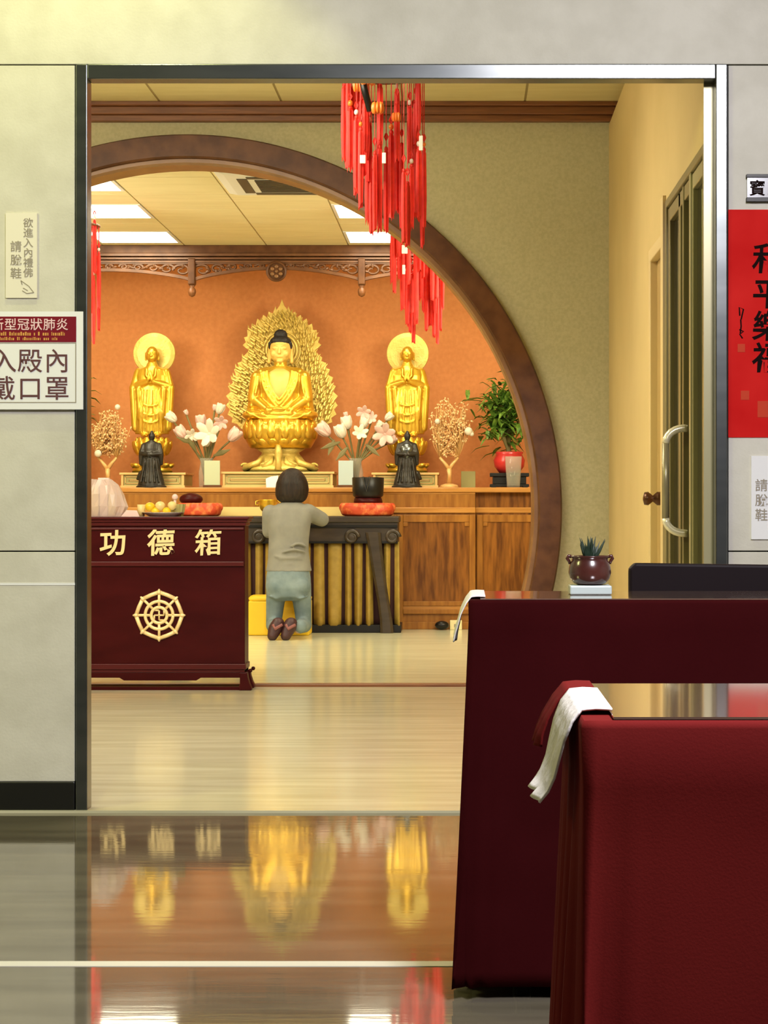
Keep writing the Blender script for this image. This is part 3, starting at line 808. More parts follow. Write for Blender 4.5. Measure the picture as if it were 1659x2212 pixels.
def fret(px0, px1, kind, seed):
    """carved panel with an arched lower edge between two posts"""
    rnd = random.Random(seed)
    m = MB()
    x0, x1 = X(px0, VD), X(px1, VD); top = Z(566, VD)
    def low(t):   # arch height: ends hang lower
        return Z(606 - (24 if kind == 'mid' else 20) * math.sin(PI * t) ** .8, VD)
    n = 40
    # lower rim and upper rim
    for i in range(n):
        a, b_ = i / n, (i + 1) / n
        xa, xb = x0 + (x1 - x0) * a, x0 + (x1 - x0) * b_
        m.prism([(xa, low(a)), (xb, low(b_)), (xb, low(b_) + .022), (xa, low(a) + .022)], VD, VD + .045)
    m.box(x0, x1, VD + .005, VD + .045, top - .014, top)
    # backing scrolls
    k = max(3, int((x1 - x0) / .105))
    for i in range(k):
        t = (i + .5) / k; xc = x0 + (x1 - x0) * t; lo_, hi_ = low(t) + .015, top - .01
        zc = (lo_ + hi_) / 2; r = (hi_ - lo_) / 2 * .95; s = 1 if i % 2 else -1
        pts = []
        for j in range(26):
            a = s * (j / 25) * 2.6 * PI + (0 if s > 0 else PI); q = 1 - .8 * j / 25
            pts.append((xc + r * 1.5 * q * math.cos(a), VD + .02, zc + r * q * math.sin(a)))
        m.tube(pts, [.012 - .006 * j / 25 for j in range(26)], 6)
        for jj in range(3):
            aa = rnd.uniform(0, 2 * PI)
            m.ell((xc + .045 * math.cos(aa), VD + .018, zc + r * .75 * math.sin(aa)), (.022, .012, .011), Matrix.Rotation(aa, 3, 'Y'), 8, 6)
    return m.build('fretwork', 'fret', v, smooth=False)
fret(60, 408, 'side', 1); fret(420, 775, 'mid', 2); fret(787, 1148, 'side', 3)
m = MB(); rc = P(597, 586, VD - .02)
m.tube([rc + Vector((.068 * math.cos(2 * PI * k / 28), 0, .068 * math.sin(2 * PI * k / 28))) for k in range(29)], .009, 8)
m.prism([(rc.x + .066 * math.cos(2 * PI * k / 28), rc.z + .066 * math.sin(2 * PI * k / 28)) for k in range(28)], VD - .012, VD + .02)
ro = m.build('rosette', 'gate', v)
m = MB()
for k in range(6):
    a = 2 * PI * k / 6 + PI / 6
    m.ell((rc.x + .036 * math.cos(a), VD - .016, rc.z + .036 * math.sin(a)), (.017, .008, .014), None, 10, 6)
m.ell((rc.x, VD - .018, rc.z), (.012, .01, .012), None, 10, 6)
m.build('rosette_petals', 'gatelip', ro, smooth=True)

# ================================================================== ALTAR CABINET
AD = 13.85
ax = X(604, AD)
al = thing('altar_cabinet', 'long honey coloured wooden altar cabinet with framed panels along the terracotta wall', 'altar cabinet', (ax, AD, HF))
zt = Z(1053, AD)
L0, L1 = ax - 1.435, X(1027, AD)
R1 = 1.55
m = MB(); m.box(L0 - .5, R1, AD - .02, DB - .002, zt - .036, zt); m.build('countertop', 'altarh', al, bevel=.006)
m = MB(); m.box(L0, L1, AD + .004, DB - .05, HF, zt - .036); m.build('carcass', 'altar', al)
m = MB(); m.box(L1 + .002, R1, AD + .06, DB - .05, HF, zt - .036); m.build('side_carcass', 'altarp', al)
m = MB(); m.box(L0 - .5, L0 - .002, AD + .06, DB - .05, HF, zt - .036); m.build('side_carcass', 'altarp', al)
zl0, zl1 = Z(1108, AD), Z(1096, AD)
m = MB(); m.box(L0, L1, AD - .016, AD + .01, zl0, zl1); m.box(L0, L1, AD - .006, AD + .01, zt - .05, zt - .036); m.build('ledge_moulding', 'altarh', al, bevel=.004)
m = MB(); m.box(L1, R1, AD + .05, AD + .07, zl0, zl1); m.build('ledge_moulding', 'altarh', al, bevel=.004)
def notched(x0, x1, z0, z1, n):
    return [(x0 + n, z0), (x1 - n, z0), (x1 - n, z0 + n), (x1, z0 + n), (x1, z1 - n), (x1 - n, z1 - n), (x1 - n, z1), (x0 + n, z1), (x0 + n, z1 - n), (x0, z1 - n), (x0, z0 + n), (x0 + n, z0 + n)]
pw = (L1 - L0) / 5
def altar_panel(x0, x1, yf):
    zb_, zt_ = Z(1300, AD), Z(1112, AD)
    fr = MB()
    s = .045
    fr.box(x0, x0 + s, yf - .014, yf + .006, HF + .05, zt_); fr.box(x1 - s, x1, yf - .014, yf + .006, HF + .05, zt_)
    fr.box(x0 + s, x1 - s, yf - .014, yf + .006, zt_ - s * 1.2, zt_); fr.box(x0 + s, x1 - s, yf - .014, yf + .006, zb_ - .03, zb_ + .005)
    for cx_, sx_ in ((x0 + s, 1), (x1 - s, -1)):
        fr.box(min(cx_, cx_ + sx_ * .035), max(cx_, cx_ + sx_ * .035), yf - .014, yf + .006, zt_ - s * 1.2 - .03, zt_ - s * 1.2)
    fr.box(x0 + s, x1 - s, yf - .02, yf + .006, Z(1325, AD) - .004, Z(1316, AD))
    pf = fr.build('panel_frame', 'altar', al, bevel=.004)
    pn = MB(); pn.box(x0 + s, x1 - s, yf - .004, yf + .006, zb_, zt_ - s * 1.2); pn.build('inset_panel', 'altarp', pf)
    pn = MB(); pn.box(x0 + s, x1 - s, yf - .006, yf + .006, Z(1325, AD), zb_ - .03); pn.build('lower_rail', 'altarh', pf)
for k in range(5): altar_panel(L0 + pw * k, L0 + pw * (k + 1), AD)
for k in range(2): altar_panel(L1 + .01 + .52 * k, L1 + .01 + .52 * (k + 1), AD + .06)
m = MB(); m.box(L0, L1, AD - .012, AD + .01, HF, HF + .055); m.build('base_board', 'altar', al, bevel=.004)
m = MB(); m.box(L0 + .005, L1 - .005, AD - .004, AD + .008, zl1, zt - .05)
m.build('frieze', 'altar', al)
cl_ = MB().box(X(440, AD), X(762, AD), AD - .0205, AD - .0165, Z(1117, AD), Z(1095, AD)).build('gold_band', 'goldcloth')
tag(cl_, 'narrow band of gold cloth along the altar front behind the kneeling person', 'cloth')
pb_ = [(995, 1018, 1027, 1036, 'plinth')]
o = MB().box(X(996, 14.3), X(1027, 14.3), 14.29, 14.30, zt, Z(1018, 14.3)).build('small_sign', 'plinthg', bevel=.002); tag(o, 'small gold card standing on the altar beside the gilt tree and the leafy plant', 'card')
# socket and adaptor at the foot of the altar
o = thing('wall_socket', 'cream plastic socket box at the foot of the altar by the darker maroon table', 'socket', (X(985, AD - .03), AD - .03, HF))
MB().box(X(972, AD), X(998, AD), AD - .05, AD - .014, HF, Z(1339, AD)).build('box', 'socket', o, bevel=.004)
MB().box(X(981, AD), X(990, AD), AD - .052, AD - .05, Z(1354, AD), Z(1347, AD)).build('outlet', 'ink', o)
o = MB().ell((X(955, AD), AD - .07, HF + .034), (.052, .04, .032), None, 18, 10).build('black_pouch', 'blackmetal', smooth=True); tag(o, 'small black rounded object on the hall floor beside the cream socket', 'pouch')

# ================================================================== STATUES
AT = Z(1053, AD)                                     # altar top level
SD = 14.15; q = SD / F
def U(px, py, dd=0.0): return Vector((X(px, SD), SD + dd * q, Z(py, SD)))     # dd in px, negative towards the camera

def plinth(px0, px1, py0, label, D):
    o = thing('statue_plinth', label, 'plinth', (X((px0 + px1) / 2, D), D + .2, AT), 'striped gold plinths under the statues')
    x0, x1, z1 = X(px0, D), X(px1, D), Z(py0, D)
    MB().box(x0, x1, D, D + .42, AT, z1).build('block', 'plinthg', o)
    m = MB(); h = z1 - AT
    m.box(x0 - .012, x1 + .012, D - .02, D + .43, z1 - .016, z1); m.box(x0 - .006, x1 + .006, D - .014, D + .43, AT, AT + .016)
    for xx in (x0, x1 - .018): m.box(xx, xx + .018, D - .012, D + .01, AT + .016, z1 - .016)
    m.build('moulding', 'plinth', o, bevel=.002)
    m = MB()
    for e, hh in ((.030, .030), (.055, .050)):
        a, b_, c_, d_ = x0 + e, x1 - e, AT + hh * h / .115, z1 - hh * h / .115
        for w_ in ((a, b_, c_, c_ + .005), (a, b_, d_ - .005, d_), (a, a + .005, c_, d_), (b_ - .005, b_, c_, d_)): m.box(w_[0], w_[1], D - .006, D + .004, w_[2], w_[3])
    m.build('fret_lines', 'plinth', o)
    return o
plinth(481, 719, 1019, 'wide striped gold plinth under the seated statue', 13.95)
plinth(262, 398, 1021, 'striped gold plinth under the standing statue nearer the steel jamb', 14.02)
plinth(806, 945, 1021, 'striped gold plinth under the standing statue nearer the round gate edge', 14.02)

def petals(m, c, rx, ry, z, n, size, tilt, off=0.0, front=True):
    for k in range(n):
        a = 2 * PI * (k + off) / n
        R = Matrix.Rotation(a - PI / 2, 3, 'Z') @ Matrix.Rotation(tilt, 3, 'X')
        m.ell((c[0] + rx * math.cos(a), c[1] + ry * math.sin(a), z), size, R, 10, 6)

# ---- seated statue
bud = thing('seated_statue', 'large gilt seated statue with dark curled hair before a flame shaped halo', 'statue', (X(606, SD), SD, Z(1019, 13.95)))
b = MB()
b.loft([(X(606, SD), SD, Z(902, SD), 50 * q, 34 * q), (X(606, SD), SD, Z(880, SD), 46 * q, 31 * q), (X(606, SD), SD, Z(850, SD), 43 * q, 28 * q), (X(606, SD), SD, Z(825, SD), 52 * q, 27 * q),
        (X(606, SD), SD, Z(808, SD), 52 * q, 22 * q), (X(606, SD), SD, Z(798, SD), 36 * q, 16 * q), (X(606, SD), SD, Z(790, SD), 14 * q, 13 * q), (X(606, SD), SD, Z(770, SD), 14 * q, 13 * q)], 28)
for s in (-1, 1):
    cx = 606
    b.cap(U(cx + s * 49, 816), U(cx + s * 56, 862, -6), 16 * q, 15 * q)          # upper arm in its sleeve
    b.cap(U(cx + s * 55, 864, -6), U(cx + s * 26, 886, -34), 14 * q, 8 * q)      # forearm
    b.cap(U(cx + s * 57, 868, -4), U(cx + s * 60, 892, 0), 13 * q, 14 * q)       # sleeve fall
    b.ell(U(cx + s * 52, 897, -8), (30 * q, 34 * q, 13 * q))                     # knee
    b.cap(U(cx + s * 64, 899, -14), U(cx - s * 22, 895 - (s > 0) * 6, -38), 12 * q, 9 * q)   # shin
    b.cap(U(cx + s * 40, 806, 2), U(cx + s * 20, 800, 4), 12 * q, 9 * q)
b.ell(U(606, 896, -14), (54 * q, 34 * q, 13 * q))
b.ell(U(606, 888, -40), (17 * q, 8 * q, 5 * q))                                  # hands
for k in range(4):
    b.cap(U(594 + k * 3, 885 - k * .6, -46), U(612 + k * 2.5, 887 - k * .6, -46), 2.2 * q, 1.8 * q, 8)
b.cap(U(598, 884, -44), U(606, 880, -42), 2.4 * q, 2 * q, 8); b.cap(U(614, 884, -44), U(606, 880, -42), 2.4 * q, 2 * q, 8)
for s in (-1, 1):     # robe edges and folds
    for k, (a0, a1, a2) in enumerate((((34, 803), (30, 846), (0, 876)), ((40, 806), (37, 852), (0, 884)), ((27, 801), (24, 842), (0, 866)))):
        ps = []
        for t in range(13):
            u = t / 12
            px = (1 - u) ** 2 * a0[0] + 2 * u * (1 - u) * a1[0] + u * u * a2[0]; py = (1 - u) ** 2 * a0[1] + 2 * u * (1 - u) * a1[1] + u * u * a2[1]
            ps.append(U(606 + s * px, py, -22 - 8 * u))
        b.tube(ps, 3.2 * q, 8)
    for k in range(3):
        b.tube([U(606 + s * (46 + 5 * k), 820, -14 + 3 * k), U(606 + s * (52 + 4 * k), 850, -20 + 3 * k), U(606 + s * (56 + 3 * k), 880, -16)], 2.6 * q, 7)
    for k in range(4):
        b.tube([U(606 + s * (70 - 9 * k), 890 + k * 2, -34), U(606 + s * (40 - 6 * k), 905, -44), U(606 + s * 6, 910 + k, -44)], 2.6 * q, 7)
b.ell(U(606, 906, -40), (40 * q, 8 * q, 9 * q))
b.build('body', 'gold', bud, remesh=.0055, soft=2)
b = MB()      # head and face
b.cap(U(606, 800, 0), U(606, 770, 0), 12.5 * q, 13 * q)
b.ell(U(606, 756, -2), (23.5 * q, 24 * q, 29 * q)); b.ell(U(606, 769, -6), (20.5 * q, 19 * q, 16 * q))
b.cap(U(606, 752, -25), U(606, 764, -28), 2.0 * q, 3.6 * q, 8)
b.ell(U(606, 772, -23), (7 * q, 4 * q, 2.4 * q)); b.ell(U(606, 781, -20), (8 * q, 6 * q, 5 * q))
for s in (-1, 1):
    b.tube([U(606 + s * 4, 749, -25), U(606 + s * 10, 746.5, -24), U(606 + s * 17, 749, -18)], 1.2 * q, 6)
    b.ell(U(606 + s * 10, 754, -22), (6 * q, 4 * q, 2.8 * q))
    b.ell(U(606 + s * 12, 766, -17), (8 * q, 7 * q, 8 * q))
    b.cap(U(606 + s * 23, 752, 0), U(606 + s * 24, 782, 0), 4 * q, 4.6 * q, 8)
b.build('head', 'goldskin', bud, remesh=.0045, soft=2)
sk = MB()
sk.loft([(X(606, SD), SD - 12 * q, Z(866, SD), 17 * q, 18 * q), (X(606, SD), SD - 11 * q, Z(848, SD), 27 * q, 20 * q), (X(606, SD), SD - 10 * q, Z(826, SD), 31 * q, 21 * q), (X(606, SD), SD - 8 * q, Z(806, SD), 29 * q, 18 * q), (X(606, SD), SD - 3 * q, Z(797, SD), 16 * q, 14 * q)], 24)
sk.build('bare_chest', 'goldskin', bud, smooth=True)
h = MB()
h.ell(U(606, 746, 7), (25 * q, 24 * q, 23 * q)); h.ell(U(606, 738, -1), (23.5 * q, 22 * q, 13 * q)); h.ell(U(606, 724, 2), (15 * q, 15 * q, 13 * q))
for s in (-1, 1): h.cap(U(606 + s * 22.5, 742, -8), U(606 + s * 23, 752, -5), 3.6 * q, 2.8 * q, 8)
h.build('hair', 'hairdark', bud, remesh=.005, soft=1)
# lotus seat
lc = U(606, 930)
m = MB()
m.loft([(lc.x, lc.y, Z(968, SD), 66 * q, 48 * q), (lc.x, lc.y, Z(950, SD), 76 * q, 56 * q), (lc.x, lc.y, Z(920, SD), 76 * q, 56 * q), (lc.x, lc.y, Z(908, SD), 70 * q, 50 * q)], 32)
petals(m, lc, 71 * q, 52 * q, Z(940, SD), 16, (15 * q, 8 * q, 25 * q), -.30)
petals(m, lc, 74 * q, 55 * q, Z(928, SD), 16, (13 * q, 7 * q, 22 * q), .12, .5)
petals(m, lc, 60 * q, 46 * q, Z(958, SD), 16, (14 * q, 8 * q, 15 * q), -.9, .5)
m.build('lotus_seat', 'gold', bud, smooth=True)
# waisted base with scroll feet
m = MB()
m.loft([(lc.x, lc.y, Z(1019, SD), 62 * q, 44 * q), (lc.x, lc.y, Z(1006, SD), 60 * q, 42 * q), (lc.x, lc.y, Z(994, SD), 48 * q, 36 * q), (lc.x, lc.y, Z(978, SD), 40 * q, 30 * q), (lc.x, lc.y, Z(966, SD), 60 * q, 42 * q)], 32)
m.loft([(lc.x, lc.y - 6 * q, Z(1019, SD), 78 * q, 46 * q), (lc.x, lc.y - 6 * q, Z(1012, SD), 84 * q, 48 * q), (lc.x, lc.y - 4 * q, Z(1006, SD), 72 * q, 44 * q), (lc.x, lc.y - 2 * q, Z(997, SD), 54 * q, 38 * q), (lc.x, lc.y, Z(984, SD), 44 * q, 33 * q)], 40)
for s in (-1, 1):
    for x0, x1 in ((44, 74), (16, 34)):
        m.tube([U(606 + s * x0 * .8, 988, -34), U(606 + s * x0, 1000, -42), U(606 + s * x1, 1012, -48 + x1 * .2)], [3 * q, 6 * q, 8 * q], 10)
        m.tube([U(606 + s * (x1 + 8 * math.cos(t)), 1008 - 6 * math.sin(t), -46 + x1 * .25) for t in [k * .6 for k in range(9)]], 2.6 * q, 7)
m.tube([U(606, 962, -48), U(606, 980, -46), U(606, 996, -46), U(606, 1017, -50)], [5 * q, 9 * q, 6 * q, 9 * q], 10)
m.build('waisted_base', 'goldpale', bud, smooth=True)
# flame halo
def halo_outline():
    half = [(0, 641), (5, 655), (12, 664), (14, 656), (20, 672), (29, 668), (32, 681), (41, 675), (45, 689), (54, 683), (57, 698), (66, 694), (68, 708), (76, 708), (75, 722), (83, 724), (79, 735), (86, 741), (78, 748), (72, 752),
            (80, 762), (88, 768), (86, 776), (97, 780), (94, 790), (105, 794), (101, 806), (112, 812), (107, 824), (118, 831), (112, 843), (122, 852), (115, 863), (122, 873), (114, 882), (119, 893), (108, 900), (110, 910), (98, 914), (88, 925)]
    return half
half = halo_outline()
hx, HDp = 604, 52
out = [(X(hx + a, SD), Z(b_, SD)) for a, b_ in half] + [(X(hx - a, SD), Z(b_, SD)) for a, b_ in half[::-1][:-1]]
m = MB(); y0 = SD + HDp * q
m.prism(out, y0, y0 + 8 * q)
rnd = random.Random(8)
def inside(px, py):
    for (a, b_), (c_, d_) in zip(half, half[1:]):
        if b_ <= py <= d_ or d_ <= py <= b_: return abs(px) < min(a, c_) - 7
    return False
ang_rows = []
for py in range(664, 915, 10):
    wmax = max([0] + [min(a, c_) for (a, b_), (c_, d_) in zip(half, half[1:]) if min(b_, d_) - 4 <= py <= max(b_, d_) + 4])
    for px in range(-int(wmax), int(wmax) + 1, 9):
        jx, jy = px + rnd.uniform(-3, 3), py + rnd.uniform(-4, 4)
        if not inside(jx, jy): continue
        if (jx ** 2 + (jy - 752) ** 2) < 40 ** 2: continue
        lean = jx / 140.0
        m.tube([U(hx + jx - lean * 4, jy + 8, HDp), U(hx + jx + 3, jy, HDp - 3), U(hx + jx - 2 + lean * 10, jy - 6, HDp - 2), U(hx + jx + lean * 16, jy - 13, HDp)], [1.6 * q, 3.4 * q, 2.6 * q, .6 * q], 6)
for r, t in ((33, 3), (40, 2.4), (27, 2)):
    m.tube([U(hx + r * math.cos(2 * PI * k / 36), 752 + r * math.sin(2 * PI * k / 36), HDp - 1) for k in range(37)], t * q, 7)
m.build('flame_halo', 'goldpale', bud, smooth=False)

# ---- standing attendants
def attendant(cx, s, label):
    st = thing('standing_statue', label, 'statue', (X(cx, SD), SD, Z(1021, 13.98)), 'standing gilt attendants')
    b = MB()
    W = lambda a, py, dd=0: U(cx + s * a, py, dd)
    x = X(cx, SD)
    b.loft([(x, SD, Z(938, SD), 37 * q, 21 * q), (x, SD, Z(915, SD), 39 * q, 22 * q), (x, SD, Z(870, SD), 38 * q, 21 * q), (x, SD, Z(835, SD), 36 * q, 20 * q), (x, SD, Z(812, SD), 35 * q, 19 * q),
            (x, SD, Z(799, SD), 31 * q, 15 * q), (x, SD, Z(792, SD), 14 * q, 11 * q), (x, SD, Z(780, SD), 8 * q, 8 * q)], 26, 2.4)
    for k in (-1, 1):
        b.cap(U(cx + k * 30, 804), U(cx + k * 37, 834, -4), 9 * q, 10 * q)
        b.cap(U(cx + k * 37, 836, -4), U(cx + k * 7, 826, -26), 9.5 * q, 5 * q)
        b.cap(U(cx + k * 40, 838, -6), U(cx + k * 36, 925, -6), 9 * q, 8 * q)           # hanging sleeve
        b.cap(U(cx + k * 27, 842, -16), U(cx + k * 24, 905, -16), 7 * q, 5 * q)
        b.cap(U(cx + k * 4, 822, -30), U(cx + k * 2.2, 806, -30), 3.6 * q, 2.0 * q, 8)   # joined palms
        for j in range(4): b.cap(U(cx + k * (1.5 + j * .5), 812, -31 + 2 * j), U(cx + k * 1.2, 802 + j, -31 + 2 * j), 1.5 * q, 1.1 * q, 6)
        b.tube([U(cx + k * 10, 797, -13), U(cx + k * 10, 812, -20), U(cx - k * 4, 830, -23)], 3 * q, 7)
        for j in range(3):
            b.tube([U(cx + k * (6 + 7 * j), 845, -19 + j), U(cx + k * (8 + 7 * j), 890, -22 + j), U(cx + k * (7 + 8 * j), 934, -20 + j)], 3.0 * q, 7)
        b.ell(U(cx + k * 14, 940, -16), (9 * q, 12 * q, 5 * q))
    for py in (872, 892, 908):
        b.tube([U(cx + a, py + 6 - a * a / 60, -22) for a in (-16, -8, 0, 8, 16)], 2.4 * q, 7)
    b.ell(U(cx, 766, -2), (13.5 * q, 14 * q, 18 * q)); b.ell(U(cx, 774, -5), (10 * q, 11 * q, 9 * q))
    b.cap(U(cx, 763, -15), U(cx, 770, -17), 1.3 * q, 2.2 * q, 6)
    b.ell(U(cx, 775.5, -14.5), (4.5 * q, 2.5 * q, 1.5 * q))
    for k in (-1, 1):
        b.tube([U(cx + k * 2, 761, -15), U(cx + k * 6, 759.5, -14), U(cx + k * 10, 762, -10)], 1.1 * q, 5)
        b.ell(U(cx + k * 6, 764, -13), (3.5 * q, 2.5 * q, 1.6 * q))
        b.cap(U(cx + k * 13.5, 763, 0), U(cx + k * 14, 777, 0), 2.4 * q, 2.6 * q, 6)
    b.build('body', 'gold', st, remesh=.0048, soft=1)
    m = MB()
    m.lathe([(.001, 0), (36 * q, 0), (45 * q, 2 * q), (46 * q, 4 * q), (45 * q, 6 * q), (.001, 7 * q)], (0, 0, 0), 48)
    bmesh.ops.rotate(m.bm, verts=m.bm.verts[:], cent=(0, 0, 0), matrix=Matrix.Rotation(-PI / 2, 3, 'X'))
    bmesh.ops.translate(m.bm, verts=m.bm.verts[:], vec=U(cx, 762, 22))
    m.tube([U(cx, 800, 26), U(cx, 790, 26), U(cx, 780, 26)], 4 * q, 8)
    m.tube([U(cx, 800, 26), U(cx, 806, 16)], 4 * q, 8)
    m.build('disc_halo', 'goldpale', st, smooth=False)
    m = MB(); c = U(cx, 970)
    m.loft([(c.x, c.y, Z(1021, SD), 44 * q, 34 * q), (c.x, c.y, Z(1012, SD), 42 * q, 32 * q), (c.x, c.y, Z(1000, SD), 26 * q, 22 * q), (c.x, c.y, Z(990, SD), 24 * q, 20 * q), (c.x, c.y, Z(975, SD), 36 * q, 30 * q), (c.x, c.y, Z(948, SD), 34 * q, 27 * q)], 26)
    petals(m, c, 36 * q, 29 * q, Z(968, SD), 12, (10 * q, 6 * q, 17 * q), -.35)
    petals(m, c, 34 * q, 27 * q, Z(958, SD), 12, (9 * q, 5 * q, 14 * q), .1, .5)
    for k in range(10):
        a = 2 * PI * k / 10; R = Matrix.Rotation(a - PI / 2, 3, 'Z') @ Matrix.Rotation(-1.1, 3, 'X')
        m.ell((c.x + 36 * q * math.cos(a), c.y + 28 * q * math.sin(a), Z(1008, SD)), (11 * q, 6 * q, 13 * q), R, 10, 6)
    m.build('lotus_base', 'gold', st, smooth=True)
    return st
attendant(329, 1, 'gilt standing robed statue with round disc halo nearer the steel jamb')
attendant(880, -1, 'gilt standing robed statue with round disc halo under the red tassels')

# ---- small black statuettes in front of the attendants
TD = 13.905; tq = TD / F
def T(px, py, dd=0): return Vector((X(px, TD), TD + dd * tq, Z(py, TD)))
def statuette(cx, label, flip):
    o = thing('bronze_statuette', label, 'statuette', (X(cx, TD), TD, AT), 'black robed statuettes')
    b = MB(); x = X(cx, TD)
    z0 = Z(1046, TD)
    b.loft([(x, TD, AT + .012, 30 * tq, 18 * tq), (x, TD, Z(1036, TD), 27 * tq, 17 * tq), (x, TD, Z(1015, TD), 21 * tq, 14 * tq), (x, TD, Z(990, TD), 18 * tq, 12 * tq), (x, TD, Z(968, TD), 20 * tq, 11 * tq), (x, TD, Z(958, TD), 18 * tq, 9 * tq), (x, TD, Z(952, TD), 6 * tq, 6 * tq)], 20)
    b.ell(T(cx + 1, 943), (7 * tq, 8 * tq, 10 * tq)); b.ell(T(cx + 1, 934), (3.4 * tq, 4 * tq, 4 * tq))
    for k in (-1, 1):
        b.cap(T(cx + k * 16, 962), T(cx + k * 21, 980, -4), 6 * tq, 6 * tq)
        b.cap(T(cx + k * 21, 980, -4), T(cx + k * 4, 982, -15), 6 * tq, 4 * tq)
        b.cap(T(cx + k * 21, 984, -4), T(cx + k * 22, 1002, -3), 6 * tq, 4 * tq)
    b.cap(T(cx + flip * 22, 1022), T(cx + flip * 30, 1034), 6 * tq, 3 * tq)
    for k in range(5): b.tube([T(cx - 12 + 6 * k, 990, -12), T(cx - 15 + 7.5 * k, 1015, -14), T(cx - 20 + 10 * k, 1042, -17)], 2.2 * tq, 6)
    b.cap(T(cx - 3, 986, -16), T(cx + 3, 976, -16), 2.5 * tq, 2 * tq, 8)
    b.build('body', 'bronze', o, remesh=.0045, soft=1)
    MB().lathe([(.001, AT), (33 * tq, AT), (33 * tq, AT + .010), (30 * tq, AT + .016), (.001, AT + .017)], (x, TD, 0), 24, .7).build('foot_plate', 'bronze', o, smooth=False)
    return o
statuette(327, 'small black robed statuette before the standing statue nearer the steel jamb', -1)
s2 = statuette(879, 'small black robed statuette with a grey collar before the statue under the tassels', 1)
cb = MB(); cb.loft([(X(877, TD), TD - 3 * tq, Z(992, TD), 10 * tq, 11 * tq), (X(879, TD), TD - 2 * tq, Z(968, TD), 17 * tq, 12 * tq), (X(879, TD), TD, Z(957, TD), 12 * tq, 9 * tq)], 16)
cb.build('collar', 'steel', s2, smooth=True)

# ================================================================== FLOWERS, TREES AND CARDS ON THE ALTAR
FD = 14.02; fq = FD / F
def Fp(px, py, dd=0): return Vector((X(px, FD), FD + dd * fq, Z(py, FD)))
def bloom(m, c, r, facing, kind, rnd):
    r *= 1.22
    """open lily or closed magnolia"""
    R0 = facing
    if kind == 'open':
        for k in range(6):
            a = 2 * PI * k / 6 + .3
            R = R0 @ Matrix.Rotation(a, 3, 'Z') @ Matrix.Rotation(-.55, 3, 'Y')
            m.ell(c + R @ Vector((r * .55, 0, 0)), (r * .58, r * .30, r * .07), R, 8, 6)
        m.ell(c, (r * .16, r * .16, r * .16), None, 8, 6)
    else:
        for k in range(5):
            a = 2 * PI * k / 5
            R = R0 @ Matrix.Rotation(a, 3, 'Z') @ Matrix.Rotation(.25, 3, 'X')
            m.ell(c + R @ Vector((0, -r * .26, r * .25)), (r * .50, r * .20, r * .74), R, 8, 6)
def bouquet(vx, vlabel, flowers, leaves, vz, seed):
    o = thing('flower_vase', vlabel, 'flower arrangement', (X(vx, FD), FD, AT), 'lily arrangements on the altar')
    rnd = random.Random(seed)
    MB().lathe([(.001, AT), (16 * fq, AT), (16 * fq, AT + .01), (17 * fq, Z(1020, FD)), (13 * fq, Z(1000, FD)), (15 * fq, Z(990, FD)), (14 * fq, Z(990, FD)), (12 * fq, Z(1000, FD)), (15.5 * fq, Z(1020, FD)), (15 * fq, AT + .014), (.001, AT + .014)], (X(vx, FD), FD, 0), 24).build('vase', 'glass', o, smooth=True)
    st = MB()
    for px, py, r, kind, col, dd in flowers:
        st.tube([Fp(vx + rnd.uniform(-6, 6), 1040, rnd.uniform(-5, 5)), Fp(vx + (px - vx) * .15, 995, 0), Fp(vx + (px - vx) * .6, (py + 990) / 2, dd * .5), Fp(px, py + 4, dd)], 2.0 * fq, 6)
    st.build('stems', 'stem', o, smooth=True)
    for px, py, r, kind, col, dd in flowers:
        m = MB()
        tocam = Matrix.Rotation(PI / 2 + rnd.uniform(-.4, .4), 3, 'X') @ Matrix.Rotation(rnd.uniform(-.3, .3), 3, 'Y') if kind == 'open' else Matrix.Rotation(math.radians((px - vx) * .7), 3, 'Y')
        bloom(m, Fp(px, py, dd), r * fq, tocam, kind, rnd)
        m.build('flower', 'petalw' if col == 'w' else 'petalp', o, smooth=True)
    for px, py, ang, L in leaves:
        m = MB(); a = math.radians(ang)
        b0 = Fp(px, py, -6); d = Vector((math.cos(a), -.2, math.sin(a)))
        m.tube([b0, b0 + d * L * .5 * fq, b0 + d * L * fq], [2 * fq, 6 * fq, .6 * fq], 6, .25); m.build('leaf', 'stem', o)
    return o
fl1 = [(373, 904, 15, 'shut', 'w', 0), (394, 937, 17, 'shut', 'p', -8), (415, 940, 14, 'open', 'w', -4), (434, 913, 16, 'shut', 'p', 4), (455, 938, 27, 'open', 'w', -14), (474, 886, 14, 'shut', 'w', 2), (478, 912, 15, 'open', 'p', -2), (463, 882, 8, 'shut', 'p', 6), (504, 943, 19, 'shut', 'p', -6), (402, 892, 7, 'shut', 'p', 6), (448, 958, 12, 'shut', 'w', -16)]
fl2 = [(703, 932, 20, 'shut', 'p', -6), (738, 936, 18, 'shut', 'w', -12), (750, 917, 17, 'shut', 'w', -4), (786, 917, 14, 'shut', 'w', -6), (778, 937, 16, 'open', 'w', -14), (786, 890, 15, 'open', 'p', 2), (803, 905, 13, 'open', 'p', 2), (818, 920, 11, 'shut', 'w', 0), (832, 938, 23, 'open', 'p', -8), (842, 952, 15, 'shut', 'p', -4), (747, 897, 7, 'shut', 'p', 6), (838, 902, 12, 'shut', 'w', 4)]
bouquet(446, 'glass vase of white and pink lilies beside the pale green card', fl1, [(420, 958, 160, 40), (462, 985, 20, 40), (425, 975, 120, 34)], 0, 3)
bouquet(768, 'glass vase of white and pink lilies beside the pale blue card', fl2, [(735, 955, 200, 44), (752, 965, 230, 40), (790, 960, -40, 40), (722, 950, 250, 36)], 0, 6)

